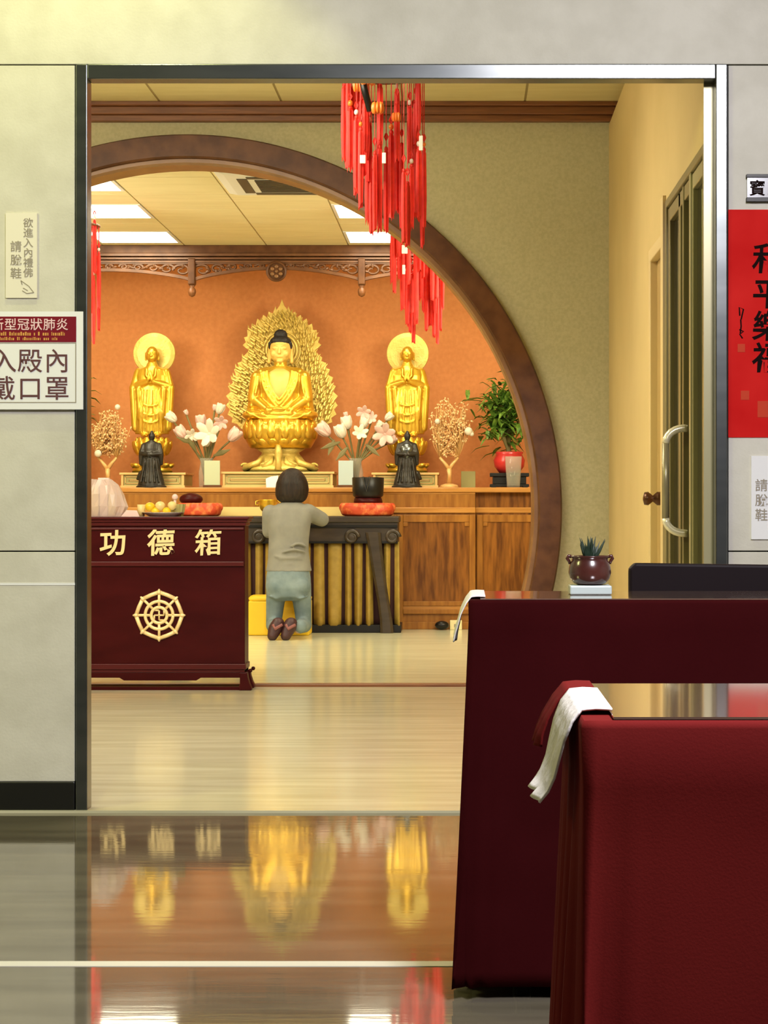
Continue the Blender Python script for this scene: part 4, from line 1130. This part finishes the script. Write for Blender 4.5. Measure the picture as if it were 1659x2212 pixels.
for px0, px1, cm, lb in ((441, 475, 'cardgreen', 'pale green upright card beside the lily vase nearer the steel jamb'), (731, 763, 'card', 'pale blue upright card beside the lily vase nearer the red tassels')):
    D = 13.90
    o = thing('upright_card', lb, 'card', (X((px0 + px1) / 2, D), D, AT), 'pale upright cards')
    MB().box(X(px0, D), X(px1, D), D, D + .015, AT + .018, Z(995, D)).build('panel', cm, o, bevel=.002)
    MB().box(X(px0 - 2, D), X(px1 + 2, D), D - .02, D + .04, AT, AT + .018).build('foot', 'gate', o, bevel=.002)

def blossom_tree(cx, label, seed, ey, ery, s):
    o = thing('gilt_tree', label, 'ornamental tree', (X(cx, FD), FD, AT), 'gilt blossom trees')
    rnd = random.Random(seed); m = MB(); tips = []
    m.lathe([(.001, AT), (22 * fq, AT), (18 * fq, AT + .02), (8 * fq, AT + .03), (.001, AT + .031)], (X(cx, FD), FD, 0), 16)
    m.tube([Fp(cx, 1044), Fp(cx + 1, 1025), Fp(cx, 1012)], [6 * fq, 5 * fq, 6 * fq], 8)
    for k in (-1, 1):
        st = Fp(cx, 1014); e_ = Fp(cx + k * 20, 988)
        m.tube([st, Fp(cx + k * 9, 1001), e_], [5 * fq, 4.0 * fq, 3.0 * fq], 8)
        for j in range(70):
            while True:
                u, v_, w_ = rnd.uniform(-1, 1), rnd.uniform(-1, 1), rnd.uniform(-1, 1)
                if u * u + v_ * v_ + w_ * w_ < 1 and u * k > -.35: break
            t_ = Fp(cx + 3 + u * 47, ey + v_ * ery, w_ * 24)
            mid_ = e_.lerp(t_, .45) + Vector((k * rnd.uniform(0, 5), rnd.uniform(-3, 3), rnd.uniform(2, 8))) * fq
            m.tube([e_, mid_, t_], [1.1 * fq, .8 * fq, .5 * fq], 5)
            tips.append(t_); tips.append(mid_.lerp(t_, rnd.uniform(.3, .8)))
    m.build('branches', 'twig', o, smooth=True)
    m = MB()
    for t in tips:
        for k in range(2):
            c = t + Vector((rnd.uniform(-5, 5), rnd.uniform(-5, 5), rnd.uniform(-5, 5))) * fq
            R = Matrix.Rotation(rnd.uniform(0, 6), 3, 'Z') @ Matrix.Rotation(rnd.uniform(-1, 1), 3, 'X') @ Matrix.Rotation(rnd.uniform(0, 6), 3, 'Y')
            m.ell(c, (3.6 * fq, 1.6 * fq, 2.0 * fq), R, 6, 4)
    bl = m.build('blossoms', 'bead', o, smooth=True); bl['kind'] = 'stuff'
    for px, py, r in s:
        b_ = MB().ell(Fp(px, py, -12), (r * fq, r * fq, r * fq), None, 12, 8).build('white_blossom', 'petalw', o, smooth=True)
    return o
blossom_tree(970, 'gilt blossom tree with forked trunk between the statue under the tassels and the leafy plant', 21, 922, 66, [(945, 911, 6), (1012, 932, 9), (1019, 938, 5)])
blossom_tree(232, 'gilt blossom tree with forked trunk beside the steel jamb', 22, 935, 52, [(214, 980, 8), (256, 880, 6)])

# leafy plant, stand and tumbler
GD = 14.09; gq = GD / F
def G(px, py, dd=0): return Vector((X(px, GD), GD + dd * gq, Z(py, GD)))
def leafy(cx, label, seed):
    st = thing('plant_stand', 'black carved low stand under the ' + ('red pot beside the gate' if cx > 500 else 'plant behind the steel jamb'), 'stand', (X(cx, GD), GD, AT))
    m = MB()
    for w_, z0, z1 in ((42, 1052, 1046), (36, 1046, 1030), (42, 1030, 1022)):
        m.box(X(cx - w_, GD), X(cx + w_, GD), GD - w_ * .7 * gq, GD + w_ * .7 * gq, max(AT, Z(z0, GD)) if z0 == 1052 else Z(z0, GD), Z(z1, GD))
    m.build('top', 'blackmetal', st, bevel=.004)
    for dx in (-34, 34):
        for dy in (-26, 26): MB().box(X(cx + dx - 5, GD), X(cx + dx + 5, GD), GD + (dy - 5) * gq, GD + (dy + 5) * gq, AT, Z(1046, GD)).build('foot', 'blackmetal', st)
    o = thing('leafy_plant', label, 'potted plant', (X(cx, GD), GD, Z(1022, GD)), 'leafy plants at the altar ends')
    MB().lathe([(.001, Z(1021.5, GD)), (22 * gq, Z(1021.5, GD)), (32 * gq, Z(1008, GD)), (34 * gq, Z(994, GD)), (28 * gq, Z(982, GD)), (31 * gq, Z(977, GD)), (28 * gq, Z(976, GD)), (24 * gq, Z(984, GD)), (.001, Z(985, GD))], (X(cx, GD), GD, 0), 28).build('pot', 'redpot', o, smooth=True)
    rnd = random.Random(seed)
    m = MB(); m.tube([G(cx, 985), G(cx - 4, 950), G(cx - 8, 910)], [6 * gq, 5 * gq, 4 * gq], 8)
    for k in range(4): m.tube([G(cx, 980), G(cx + rnd.uniform(-18, 18), 935, rnd.uniform(-15, 15)), G(cx + rnd.uniform(-25, 15), 885, rnd.uniform(-20, 20))], 3 * gq, 6)
    m.build('stem', 'stem', o)
    m = MB()
    for k in range(380):
        c = G(cx - 8 + rnd.gauss(0, 21), 900 + rnd.gauss(0, 29), rnd.uniform(-22, 22))
        a = rnd.uniform(0, 2 * PI); el = rnd.uniform(-.3, 1.1); L = rnd.uniform(30, 58) * gq
        d = Vector((math.cos(a) * math.cos(el), math.sin(a) * math.cos(el) * .8, math.sin(el)))
        side = d.cross(Vector((0, 0, 1))).normalized(); w_ = rnd.uniform(4.0, 7.0) * gq
        pts = [c, c + d * L * .35, c + d * L * .7 - Vector((0, 0, L * .08)), c + d * L - Vector((0, 0, L * .35))]
        A = [m.bm.verts.new(p + side * w_ * t) for p, t in zip(pts, (.4, 1, .8, .05))]; B = [m.bm.verts.new(p - side * w_ * t) for p, t in zip(pts, (.4, 1, .8, .05))]
        C_ = [m.bm.verts.new(p - Vector((0, 0, w_ * .35 * t))) for p, t in zip(pts, (.4, 1, .8, .05))]
        for i in range(3):
            m.bm.faces.new((A[i], A[i + 1], C_[i + 1], C_[i])); m.bm.faces.new((C_[i], C_[i + 1], B[i + 1], B[i]))
    m.build('foliage', 'leaf', o, smooth=False)
    return o
leafy(1100, 'bushy green plant in a red pot at the altar end beside the round gate', 31)
leafy(140, 'green plant of which only leaf tips show beside the steel jamb', 33)
gl = MB().lathe([(.001, AT), (13 * gq, AT), (14 * gq, AT + .01), (18.5 * gq, Z(986, 13.905)), (17.6 * gq, Z(986, 13.905)), (13 * gq, AT + .016), (.001, AT + .014)], (X(1109, 13.905), 13.905, 0), 28).build('glass_tumbler', 'glass', smooth=True)
tag(gl, 'clear water glass standing before the red pot on the altar', 'glass')

# ================================================================== INCENSE TABLE BEFORE THE ALTAR
ID = 13.45; iq = ID / F
def I(px, py, dd=0): return Vector((X(px, ID), ID + dd * iq, Z(py, ID)))
it = thing('incense_table', 'dark carved offering table with scrolled ends and a pleated gold curtain before the altar', 'offering table', (X(604, ID), ID + .18, HF))
ix0, ix1 = X(346, ID), X(862, ID)
ztop = Z(1115, ID); ID1 = 13.81
MB().box(ix0, ix1, ID - .01, ID1, ztop - .045, ztop).build('tabletop', 'darkwood', it, bevel=.008)
MB().box(ix0 + .01, ix1 - .01, ID + .006, ID1 - .02, Z(1174, ID), ztop - .045).build('apron', 'darkwood', it)
m = MB(); m.box(ix0 + .01, ix1 - .01, ID - .004, ID + .006, Z(1140, ID), Z(1134, ID)); m.box(ix0 + .01, ix1 - .01, ID - .002, ID + .006, Z(1174, ID), Z(1169, ID)); m.build('apron_moulding', 'blackmetal', it, bevel=.002)
for px in (358, 452, 560, 760, 848):
    sc = MB(); c = I(px, 1160, -3)
    pts = []
    for k in range(30):
        a = k / 29 * 3.2 * PI; r = (15 - 11 * k / 29) * iq
        pts.append((c.x + r * math.cos(a), c.y - .004, c.z + r * math.sin(a)))
    sc.tube(pts, [5 * iq - 2.5 * iq * k / 29 for k in range(30)], 7); sc.ell(c, (13 * iq, 4 * iq, 13 * iq), None, 14, 8)
    sc.build('scroll', 'darkwood', it, smooth=True)
for sgn, pts in ((1, [(806, 1150), (812, 1195), (820, 1250), (828, 1300), (834, 1340), (836, 1366)]), (-1, [(402, 1150), (396, 1195), (388, 1250), (380, 1300), (374, 1340), (372, 1366)])):
    for back in (0, 60):
        m = MB(); rs = [17, 14.5, 13, 12.5, 13.5, 15]
        rg = []
        for (px, py), r in zip(pts, rs):
            c = I(px, py, 4 + back); zz = max(c.z, HF) if py < 1366 else HF
            rg.append([Vector((c.x + dx * r * iq, c.y + dy * 11 * iq, zz)) for dx, dy in ((-1, -.6), (-.6, -1), (.6, -1), (1, -.6), (1, .6), (.6, 1), (-.6, 1), (-1, .6))])
        m.rings(rg); m.build('leg', 'darkwood', it, bevel=.004)
MB().box(X(352, ID), X(866, ID), ID + .02, ID1 - .03, HF, Z(1350, ID)).build('base_plinth', 'blackmetal', it, bevel=.004)
zc0, zc1 = Z(1352, ID), Z(1170, ID)
def pleat(u): return 2 * PI * (u * 506 / 27.5 + .22 * math.sin(u * 31) + .12 * math.sin(u * 73))
def cur(u, v):
    x = X(356 + 506 * u, ID); z = zc1 + (zc0 - zc1) * v
    ph = pleat(u)
    return Vector((x + .006 * v * math.sin(ph * .5), ID + .045 - (.014 + .016 * v) * math.sin(ph), z))
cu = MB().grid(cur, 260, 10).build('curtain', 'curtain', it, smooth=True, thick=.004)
cu.data.materials.append(M['maroongap'])          # shade in the pleat grooves is painted into the colour as dark maroon
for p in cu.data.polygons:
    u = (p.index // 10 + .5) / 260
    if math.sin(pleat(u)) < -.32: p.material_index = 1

def cushion_obj(cx, cy, label, w_):
    o = MB(); x = X(cx, ID + .1); z = ztop
    o.loft([(x, ID + .14, z + .0005, w_ * .86, .12), (x, ID + .14, z + .012, w_ * .95, .135), (x, ID + .14, z + .042, w_, .14), (x, ID + .14, z + .075, w_ * .96, .135), (x, ID + .14, z + .095, w_ * .8, .115), (x, ID + .14, z + .088, w_ * .5, .07), (x, ID + .14, z + .085, w_ * .2, .03)], 32, 2.6)
    for k in range(14):
        a = 2 * PI * k / 14
        o.ell((x + w_ * .9 * math.cos(a), ID + .14 + .125 * math.sin(a), z + .062), (.03, .022, .034), None, 8, 6)
    o = o.build('instrument_cushion', 'cushion', remesh=.007, soft=2)
    return tag(o, label, 'cushion', 'red brocade instrument cushions')
cushion_obj(793, 0, 'red brocade ring cushion under the black bowl gong', .195)
cushion_obj(430, 0, 'red brocade cushion showing past the yellow offerings, under a dark wooden block', .155)
gx = X(795, ID + .14)
g = thing('bowl_gong', 'black metal bowl gong with a notched rim on the red brocade cushion', 'gong', (gx, ID + .14, ztop + .09))
zb = Z(1077, ID + .14); zg1 = Z(1031, ID + .14)
m = MB(); m.lathe([(.001, zb), (.085, zb), (.108, zb + .02), (.112, zb + .06), (.114, zg1 - .004), (.110, zg1), (.104, zg1 - .004), (.102, zb + .03), (.001, zb + .02)], (gx, ID + .14, 0), 36); m.build('bowl', 'blackmetal', g, smooth=True)
MB().lathe([(.001, ztop + .086), (.098, ztop + .088), (.104, ztop + .10), (.098, zb + .004), (.001, zb + .004)], (gx, ID + .14, 0), 28).build('ring_pad', 'maroonwood', g, smooth=True)
MB().tube([(gx - .03, ID + .02, zg1 + .002), (gx - .005, ID + .024, zb + .05), (gx + .02, ID + .02, zg1 + .002)], .008, 6).build('strap', 'steel', g)
wb = MB(); xw = X(405, ID + .1); wb.ell((xw + .02, ID + .14, ztop + .12), (.085, .08, .045), None, 20, 10)
wb = wb.build('wooden_block', 'maroonwood', smooth=True); tag(wb, 'dark rounded wooden block on the red cushion behind the yellow offerings', 'wooden drum')
xb = X(578, ID + .1)
bw = thing('gold_censer', 'small gold bowl on the offering table beside the head of the kneeling person', 'bowl', (xb, ID + .12, ztop))
m = MB(); m.lathe([(.001, ztop + .02), (.03, ztop + .022), (.055, ztop + .05), (.066, ztop + .085), (.062, ztop + .11), (.068, ztop + .118), (.060, ztop + .118), (.055, ztop + .10), (.001, ztop + .09)], (xb, ID + .12, 0), 28); m.build('bowl', 'gold', bw, smooth=True)
for k in range(3):
    a = 2 * PI * k / 3 + .5; MB().cap((xb + .03 * math.cos(a), ID + .12 + .03 * math.sin(a), ztop + .03), (xb + .042 * math.cos(a), ID + .12 + .042 * math.sin(a), ztop + .008), .010, .008, 8).build('foot', 'gold', bw, smooth=True)
for s in (-1, 1):
    MB().tube([(xb + s * .06, ID + .12, ztop + .075), (xb + s * .088, ID + .12, ztop + .08), (xb + s * .085, ID + .12, ztop + .105), (xb + s * .064, ID + .12, ztop + .108)], .006, 6).build('handle', 'gold', bw, smooth=True)
wc = MB().prism([(X(574, AD), AT), (X(600, AD), AT), (X(600, AD), Z(1027, AD)), (X(585, AD), Z(1029, AD)), (X(573, AD), Z(1034, AD))], AD + .03, AD + .05).build('white_card', 'paper', bevel=.002)
tag(wc, 'small white card leaning on the altar edge beside the dark hair of the kneeling person', 'card')

# yellow kneeling stool
KD = 13.17
ks = thing('kneeling_stool', 'bright yellow box shaped kneeling cushion between the donation box and the kneeling person', 'kneeling cushion', (X(590, KD), KD + .12, HF))
kx0, kx1, kz = X(536, KD), X(668, KD), Z(1287, KD)
MB().box(kx0, kx1, KD, KD + .25, HF, kz - .035).build('box', 'yellow', ks, bevel=.012)
MB().loft([(((kx0 + kx1) / 2), KD + .125, kz - .036, (kx1 - kx0) / 2, .125), (((kx0 + kx1) / 2), KD + .125, kz - .018, (kx1 - kx0) / 2 + .004, .13), (((kx0 + kx1) / 2), KD + .125, kz - .002, (kx1 - kx0) / 2 - .012, .112), (((kx0 + kx1) / 2), KD + .125, kz, (kx1 - kx0) / 2 - .06, .07)], 40, 7).build('pad', 'yellow', ks, smooth=True)

# ================================================================== DONATION BOX
BD = 9.42; bq = BD / F
def B(px, py): return X(px, BD), Z(py, BD)
bx0, bx1 = X(150, BD), X(529, BD)
B1 = BD + .16
dbx = thing('donation_box', 'dark maroon lacquered donation box with gold characters and wheel emblem', 'donation box', ((bx0 + bx1) / 2, BD + .08, .008))
def Zb(py): return Z(py, BD)
MB().box(bx0, bx1, BD, B1, Zb(1452), Zb(1136)).build('body', 'maroonwood', dbx, bevel=.003)
m = MB(); m.box(bx0 - .022, bx1 + .022, BD - .022, B1 + .015, Zb(1122), Zb(1116)); m.box(bx0 - .014, bx1 + .014, BD - .014, B1 + .012, Zb(1128), Zb(1122)); m.box(bx0 - .006, bx1 + .006, BD - .008, B1 + .006, Zb(1136), Zb(1128)); m.build('top_board', 'maroonrail', dbx, bevel=.003)
m = MB(); m.box(bx0 + .005, bx1 - .005, BD - .009, BD + .002, Zb(1223), Zb(1213)); m.box(bx0 + .005, bx1 - .005, BD - .007, BD + .002, Zb(1145), Zb(1140)); m.build('rail', 'maroonrail', dbx, bevel=.003)
m = MB(); m.box(bx0 - .006, bx1 + .006, BD - .012, B1 + .006, Zb(1446), Zb(1434)); m.box(bx0, bx1, BD - .006, B1, Zb(1452), Zb(1446)); m.build('lower_moulding', 'maroonrail', dbx, bevel=.003)
s_ = MB(); s_.prism([(bx0, Zb(1452)), (bx1 + .004, Zb(1452)), (bx1 + .004, Zb(1464)), (X(434, BD), Zb(1464)), (X(424, BD), Zb(1470)), (X(268, BD), Zb(1470)), (X(258, BD), Zb(1464)), (bx0, Zb(1464))], BD - .004, BD + .02)
s_.build('apron', 'maroonwood', dbx, bevel=.002)
for fx in (bx0 + .012, bx1 - .004):
    sg = 1 if fx > (bx0 + bx1) / 2 else -1
    for fy in (BD + .012, B1 - .02):
        m = MB(); m.rings([[Vector((fx + sg * o_ + dx * w_, fy + dy * .024, z)) for dx, dy in ((-1, -1), (1, -1), (1, 1), (-1, 1))] for z, w_, o_ in ((Zb(1452), .020, -.004), (Zb(1464), .020, .0), (Zb(1476), .024, .004), (Zb(1486), .032, .006), (.008, .030, .006))])
        m.ell((fx + sg * .030, fy, Zb(1449)), (.010, .010, .010), None, 10, 6)
        m.build('foot', 'maroonwood', dbx, bevel=.004)
MB().box(bx0, bx1, BD + .01, BD + .03, .008, .024).build('floor_rail', 'maroonwood', dbx)
for ch, px, pb, hh in (('功', 215, 1202, 56), ('德', 318, 1202, 58), ('箱', 420, 1202, 58)):
    glyphs('gold_character', ch, 'brass', dbx, (X(px, BD), BD - .0035, Zb(pb)), hh * bq, .007, (1.2 if ch != '箱' else .75) * bq, 1.0, shear=.06, tilt=.04)
em = MB(); ec = (X(344, BD), Zb(1329)); R = 50 * bq
def ring_pts(r, n=48): return [(ec[0] + r * math.cos(2 * PI * k / n), BD - .004, ec[1] + r * math.sin(2 * PI * k / n)) for k in range(n + 1)]
oct_ = [(ec[0] + R * math.cos(PI / 4 * k), BD - .004, ec[1] + R * math.sin(PI / 4 * k)) for k in range(9)]
for a, b_ in zip(oct_, oct_[1:]):
    mid_ = Vector(a).lerp(Vector(b_), .5); mid_ += (mid_ - Vector((ec[0], BD - .004, ec[1]))).normalized() * .002
    em.tube([a, mid_, b_], 4.4 * bq, 8, .8)
em.tube(ring_pts(30 * bq), 3.6 * bq, 8, .8); em.tube(ring_pts(17 * bq), 3.6 * bq, 8, .8)
for k in range(8):
    a = PI / 4 * k; c_, s1 = math.cos(a), math.sin(a)
    em.tube([(ec[0] + 17 * bq * c_, BD - .004, ec[1] + 17 * bq * s1), (ec[0] + R * c_, BD - .004, ec[1] + R * s1)], 3.0 * bq, 8, .8)
    em.cap((ec[0] + R * c_, BD - .005, ec[1] + R * s1), (ec[0] + 55 * bq * c_, BD - .005, ec[1] + 55 * bq * s1), 5.4 * bq, 2.2 * bq, 10)
# centre mark with turned arms
u_ = 10.5 * bq
for pts in ([(-1, 0), (1, 0)], [(0, -1), (0, 1)], [(0, 1), (-1, 1)], [(0, -1), (1, -1)], [(1, 0), (1, 1)], [(-1, 0), (-1, -1)]):
    em.tube([(ec[0] + p[0] * u_, BD - .004, ec[1] + p[1] * u_) for p in pts], 1.9 * bq, 6, .8)
em.build('wheel_emblem', 'brass', dbx, smooth=True)

# offerings on the donation box
OT = Zb(1116) + .0005
def O(px, py, dd=0): return Vector((X(px, BD + .06), BD + .06 + dd * bq, Z(py, BD + .06)))
bag = thing('plastic_bag', 'crumpled translucent bag with pale cartons on the donation box beside the steel jamb', 'bag', (X(228, BD + .06), BD + .07, OT))
m = MB(); bxm = X(228, BD + .06)
m.loft([(bxm, BD + .07, OT, 40 * bq, .05), (bxm, BD + .07, OT + 22 * bq, 46 * bq, .062), (bxm - 3 * bq, BD + .07, OT + 48 * bq, 42 * bq, .056), (bxm - 6 * bq, BD + .07, OT + 68 * bq, 32 * bq, .04), (bxm - 10 * bq, BD + .07, OT + 80 * bq, 22 * bq, .028)], 30, 2.6)
rnd = random.Random(2)
for v_ in m.bm.verts:
    if v_.co.z > OT + .004: v_.co += Vector((rnd.uniform(-1, 1), rnd.uniform(-1, 1), rnd.uniform(-.6, .6))) * 2.6 * bq
m.build('bag', 'plastic', bag, smooth=False)
for px, w_, z1, mm in ((207, 11, 66, 'palefruit'), (224, 12, 84, 'carton'), (240, 8, 52, 'palefruit')):
    MB().box(X(px - w_, BD + .06), X(px + w_, BD + .06), BD + .05, BD + .085, OT + .003, OT + z1 * bq).build('carton', mm, bag, bevel=.003)
bs = thing('offering_dish', 'shallow pale dish of yellow offerings on the donation box', 'dish', (X(350, BD + .06), BD + .07, OT))
m = MB(); m.lathe([(.001, OT), (30 * bq, OT), (44 * bq, OT + 8 * bq), (46 * bq, OT + 9 * bq), (30 * bq, OT + 3 * bq), (.001, OT + 3 * bq)], (X(352, BD + .06), BD + .07, 0), 32, .7); m.build('dish', 'linen', bs, smooth=True)
for px, py, r, mm, lb in ((324, 1095, 11, 'yellowfruit', 'bright yellow round fruit in the dish beside the bag'), (346, 1093, 11, 'palefruit', 'pale yellow round fruit at the middle of the dish'), (372, 1092, 10, 'palefruit', 'pale yellow fruit in the dish nearest the red cushion'),
                      (336, 1104, 9, 'yellowfruit', 'lower yellow fruit at the front of the offering dish'), (360, 1104, 9, 'yellowfruit', 'lower yellow fruit at the front of the dish nearer the red cushion')):
    c = O(px, py, 0); 
    f_ = thing('fruit', lb, 'fruit', (c.x, c.y, c.z - r * bq), 'yellow fruit in the offering dish')
    MB().lathe([(r * bq * math.cos(t) * (1 + .03 * math.sin(3 * t)) + .0001, c.z + r * bq * .92 * math.sin(t)) for t in [(-PI / 2 + PI * k / 12) for k in range(13)]], (c.x, c.y, 0), 18).build('flesh', mm, f_, smooth=True)
    MB().tube([(c.x, c.y, c.z + r * bq * .88), (c.x + .002, c.y, c.z + r * bq * 1.15)], .0018, 6).build('stalk', 'stem', f_)
bk = thing('paper_basket', 'small pale pleated paper basket beside the yellow fruit', 'basket', (X(380, BD + .06), BD + .08, OT))
m = MB(); cxk = X(382, BD + .09)
rg = []
for z, r in ((OT, 11), (OT + 10 * bq, 14), (OT + 27 * bq, 17)):
    rg.append([Vector((cxk + r * bq * (1 + (.06 if k % 2 else -.06)) * math.cos(2 * PI * k / 24), BD + .12 + r * .7 * bq * (1 + (.06 if k % 2 else -.06)) * math.sin(2 * PI * k / 24), z)) for k in range(24)])
m.rings(rg); m.build('basket', 'plinthg', bk)
MB().ell((cxk - 6 * bq, BD + .12, OT + 42 * bq), (7 * bq, 6 * bq, 7 * bq), None, 12, 8).build('knob', 'carton', bk, smooth=True)
MB().tube([(cxk - 6 * bq, BD + .12, OT + 26 * bq), (cxk - 6 * bq, BD + .12, OT + 38 * bq)], 3 * bq, 8).build('lid', 'carton', bk)
cupz = MB().lathe([(.001, OT), (7 * bq, OT), (9 * bq, OT + 26 * bq), (8 * bq, OT + 26 * bq), (.001, OT + 4 * bq)], (X(303, BD + .06), BD + .09, 0), 20).build('paper_cup', 'palefruit', smooth=True)
tag(cupz, 'small pale cup standing between the bag and the yellow fruit', 'cup')
ev = MB().prism([(X(262, BD + .03), OT), (X(302, BD + .03), OT), (X(296, BD + .03), OT + 13 * bq), (X(274, BD + .03), OT + 14 * bq)], BD + .02, BD + .03).build('envelope', 'carton'); tag(ev, 'pinkish folded paper lying in front of the bag on the donation box', 'paper')

# ================================================================== KNEELING PERSON
ps = thing('person', 'person kneeling with back turned, bobbed dark hair, grey shirt, pale jeans and maroon shoes', 'person', (X(622, 13.0), 13.0, HF))
def K(px, py, D): return Vector((X(px, D), D, Z(py, D)))
px0 = 623
body = MB()
hipD, shD, hdD = 13.02, 13.08, 13.10
def sec(px, py, D, rx, ry): return (X(px, D), D, Z(py, D), rx, ry)
body.loft([sec(623, 1290, hipD, .10, .08), sec(623, 1255, hipD, .135, .105), sec(623, 1225, 13.03, .125, .095), sec(623, 1180, 13.05, .115, .085), sec(624, 1140, 13.07, .13, .09), sec(625, 1110, shD, .14, .085), sec(627, 1094, shD, .10, .07), sec(629, 1085, hdD, .052, .055), sec(630, 1070, hdD, .05, .055)], 24)
body.ell(K(630, 1046, 13.11), (.075, .095, .108)); body.ell(K(630, 1062, 13.15), (.055, .06, .06))
body.cap(K(630, 1050, 13.195), K(630, 1058, 13.205), .008, .013, 8)      # nose
body.ell(K(630, 1067, 13.192), (.024, .012, .007))                         # mouth
for s in (-1, 1):
    body.ell(K(630 + s * 10, 1048, 13.19), (.014, .010, .008)); body.ell(K(630 + s * 24, 1052, 13.11), (.010, .018, .028))
    # thighs, shins
    hx = 601 if s < 0 else 647
    kx = 591 if s < 0 else 657
    body.cap(K(hx, 1258, hipD), K(kx, 1352, 13.07), .066, .046)
    fx = 595 if s < 0 else 645
    body.cap(K(kx, 1352, 13.07), K(fx, 1358, 12.80), .046, .034)
    # arms
la = [K(580, 1108, 13.08), K(579, 1150, 13.13), K(612, 1112, 13.52)]
ra = [K(668, 1108, 13.08), K(700, 1124, 13.20), K(655, 1110, 13.54)]
for A in (la, ra):
    body.cap(A[0], A[1], .042, .034); body.cap(A[1], A[2], .034, .022)
# hands laid together on the table edge
hz = ztop + .022
for s, A in ((-1, la), (1, ra)):
    wr = A[2]; palm = Vector((X(633 + s * 5, 13.6), 13.60, hz + .012))
    body.cap(wr, palm, .021, .020, 10)
    for j in range(4):
        b0 = palm + Vector((s * (.014 - .009 * j), .012, .004)); ln = (.052, .062, .066, .056)[j]
        k1 = b0 + Vector((0, ln * .55, .008)); k2 = k1 + Vector((0, ln * .45, -.010))
        body.cap(b0, k1, .0085, .008, 8); body.cap(k1, k2, .008, .0068, 8)
    t0 = palm + Vector((-s * .016, -.012, .006)); t1 = t0 + Vector((-s * .010, .030, .008)); body.cap(t0, t1, .010, .0085, 8); body.cap(t1, t1 + Vector((0, .024, 0)), .0085, .007, 8)
body.build('body', 'skin', ps, remesh=.0075, soft=1)

hr = MB()
hr.loft([sec(630, 1087, 13.085, .045, .04), sec(630, 1085, 13.088, .078, .068), sec(630, 1079, 13.09, .101, .092), sec(630, 1070, 13.095, .113, .106), sec(631, 1057, 13.10, .116, .112), sec(631, 1043, 13.10, .110, .110), sec(631, 1031, 13.10, .094, .100), sec(631, 1021, 13.10, .072, .080), sec(631, 1014, 13.10, .044, .052), sec(631, 1010.5, 13.10, .014, .016)], 32)
hrb = hr.build('hair', 'hair', ps, remesh=.007, soft=4)

sh = MB()
sh.loft([sec(624, 1234, 13.025, .158, .125), sec(624, 1222, 13.03, .150, .118), sec(624, 1206, 13.035, .143, .112), sec(623, 1190, 13.04, .139, .104), sec(624, 1165, 13.05, .138, .100), sec(625, 1135, 13.06, .146, .105), sec(626, 1112, 13.075, .158, .100), sec(626, 1099, 13.08, .150, .088), sec(628, 1091, 13.085, .105, .076), sec(630, 1085, 13.09, .066, .066)], 30, 2.3)
sh.cap(K(584, 1108, 13.08), K(581, 1148, 13.12), .058, .048); sh.cap(K(581, 1148, 13.12), K(590, 1138, 13.24), .047, .046)
sh.cap(K(664, 1106, 13.08), K(695, 1122, 13.18), .060, .052); sh.cap(K(695, 1122, 13.18), K(690, 1119, 13.27), .050, .046)
for py, a0, a1, dz in ((1200, 592, 655, 5), (1208, 600, 660, -3), (1216, 590, 640, 4), (1193, 612, 662, -6), (1182, 628, 664, -8)):
    pts = []
    for k in range(9):
        t = k / 8; xx = a0 + (a1 - a0) * t; rel = (X(xx, 13.03) - X(624, 13.03)) / .145
        yy_ = 13.035 - .112 * math.sqrt(max(.05, 1 - rel * rel)) - .002
        pts.append(Vector((X(xx, 13.0), yy_, Z(py + dz * math.sin(PI * t), 13.0))))
    sh.tube(pts, [.003] + [.010] * 7 + [.003], 8)
sh.build('shirt', 'shirt', ps, remesh=.0075, soft=2)

je = MB()
je.loft([sec(623, 1297, 13.0, .10, .07), sec(623, 1288, 12.995, .142, .112), sec(623, 1268, 13.0, .156, .126), sec(623, 1245, 13.01, .152, .120), sec(623, 1226, 13.02, .140, .108)], 28, 2.3)
for s in (-1, 1):
    hx = 598 if s < 0 else 649; kx = 591 if s < 0 else 657
    je.ell(K(hx, 1266, 12.965), (.072, .085, .078))
    je.cap(K(hx, 1262, 13.0), K(kx, 1350, 13.06), .074, .053)
    fx = 595 if s < 0 else 648
    je.cap(K(kx, 1350, 13.06), K(fx, 1354, 12.80), .054, .046)
    je.tube([K(hx - 18, 1287, 12.905), K(hx, 1293, 12.90), K(hx + 18, 1287, 12.905)], [.004, .009, .004], 8)
je.build('jeans', 'jeans', ps, remesh=.008, soft=2)
for s, (hx_, tx_) in ((-1, (600, 588)), (1, (628, 617))):
    f_ = MB()
    heel = K(hx_, 1345, 12.74); toe = K(tx_, 1374, 12.72)
    d = toe - heel
    for k in range(7):
        t = k / 6
        c = heel + d * t; wv = .036 + .014 * math.sin(PI * min(1, t * .9 + .15))
        f_.ell(c + Vector((0, .02, 0)), (wv, .042, .034), None, 12, 8)
    fo = f_.build('shoe', 'shoe', ps, remesh=.006, soft=1)
    l_ = MB()
    l_.tube([heel + Vector((-.030, -.024, -.012)), heel + d * .4 + Vector((0, -.030, -.004)), heel + Vector((.034, -.024, -.012))], [.010, .013, .010], 8)
    l_.build('heel_trim', 'shoelight', fo, smooth=True)
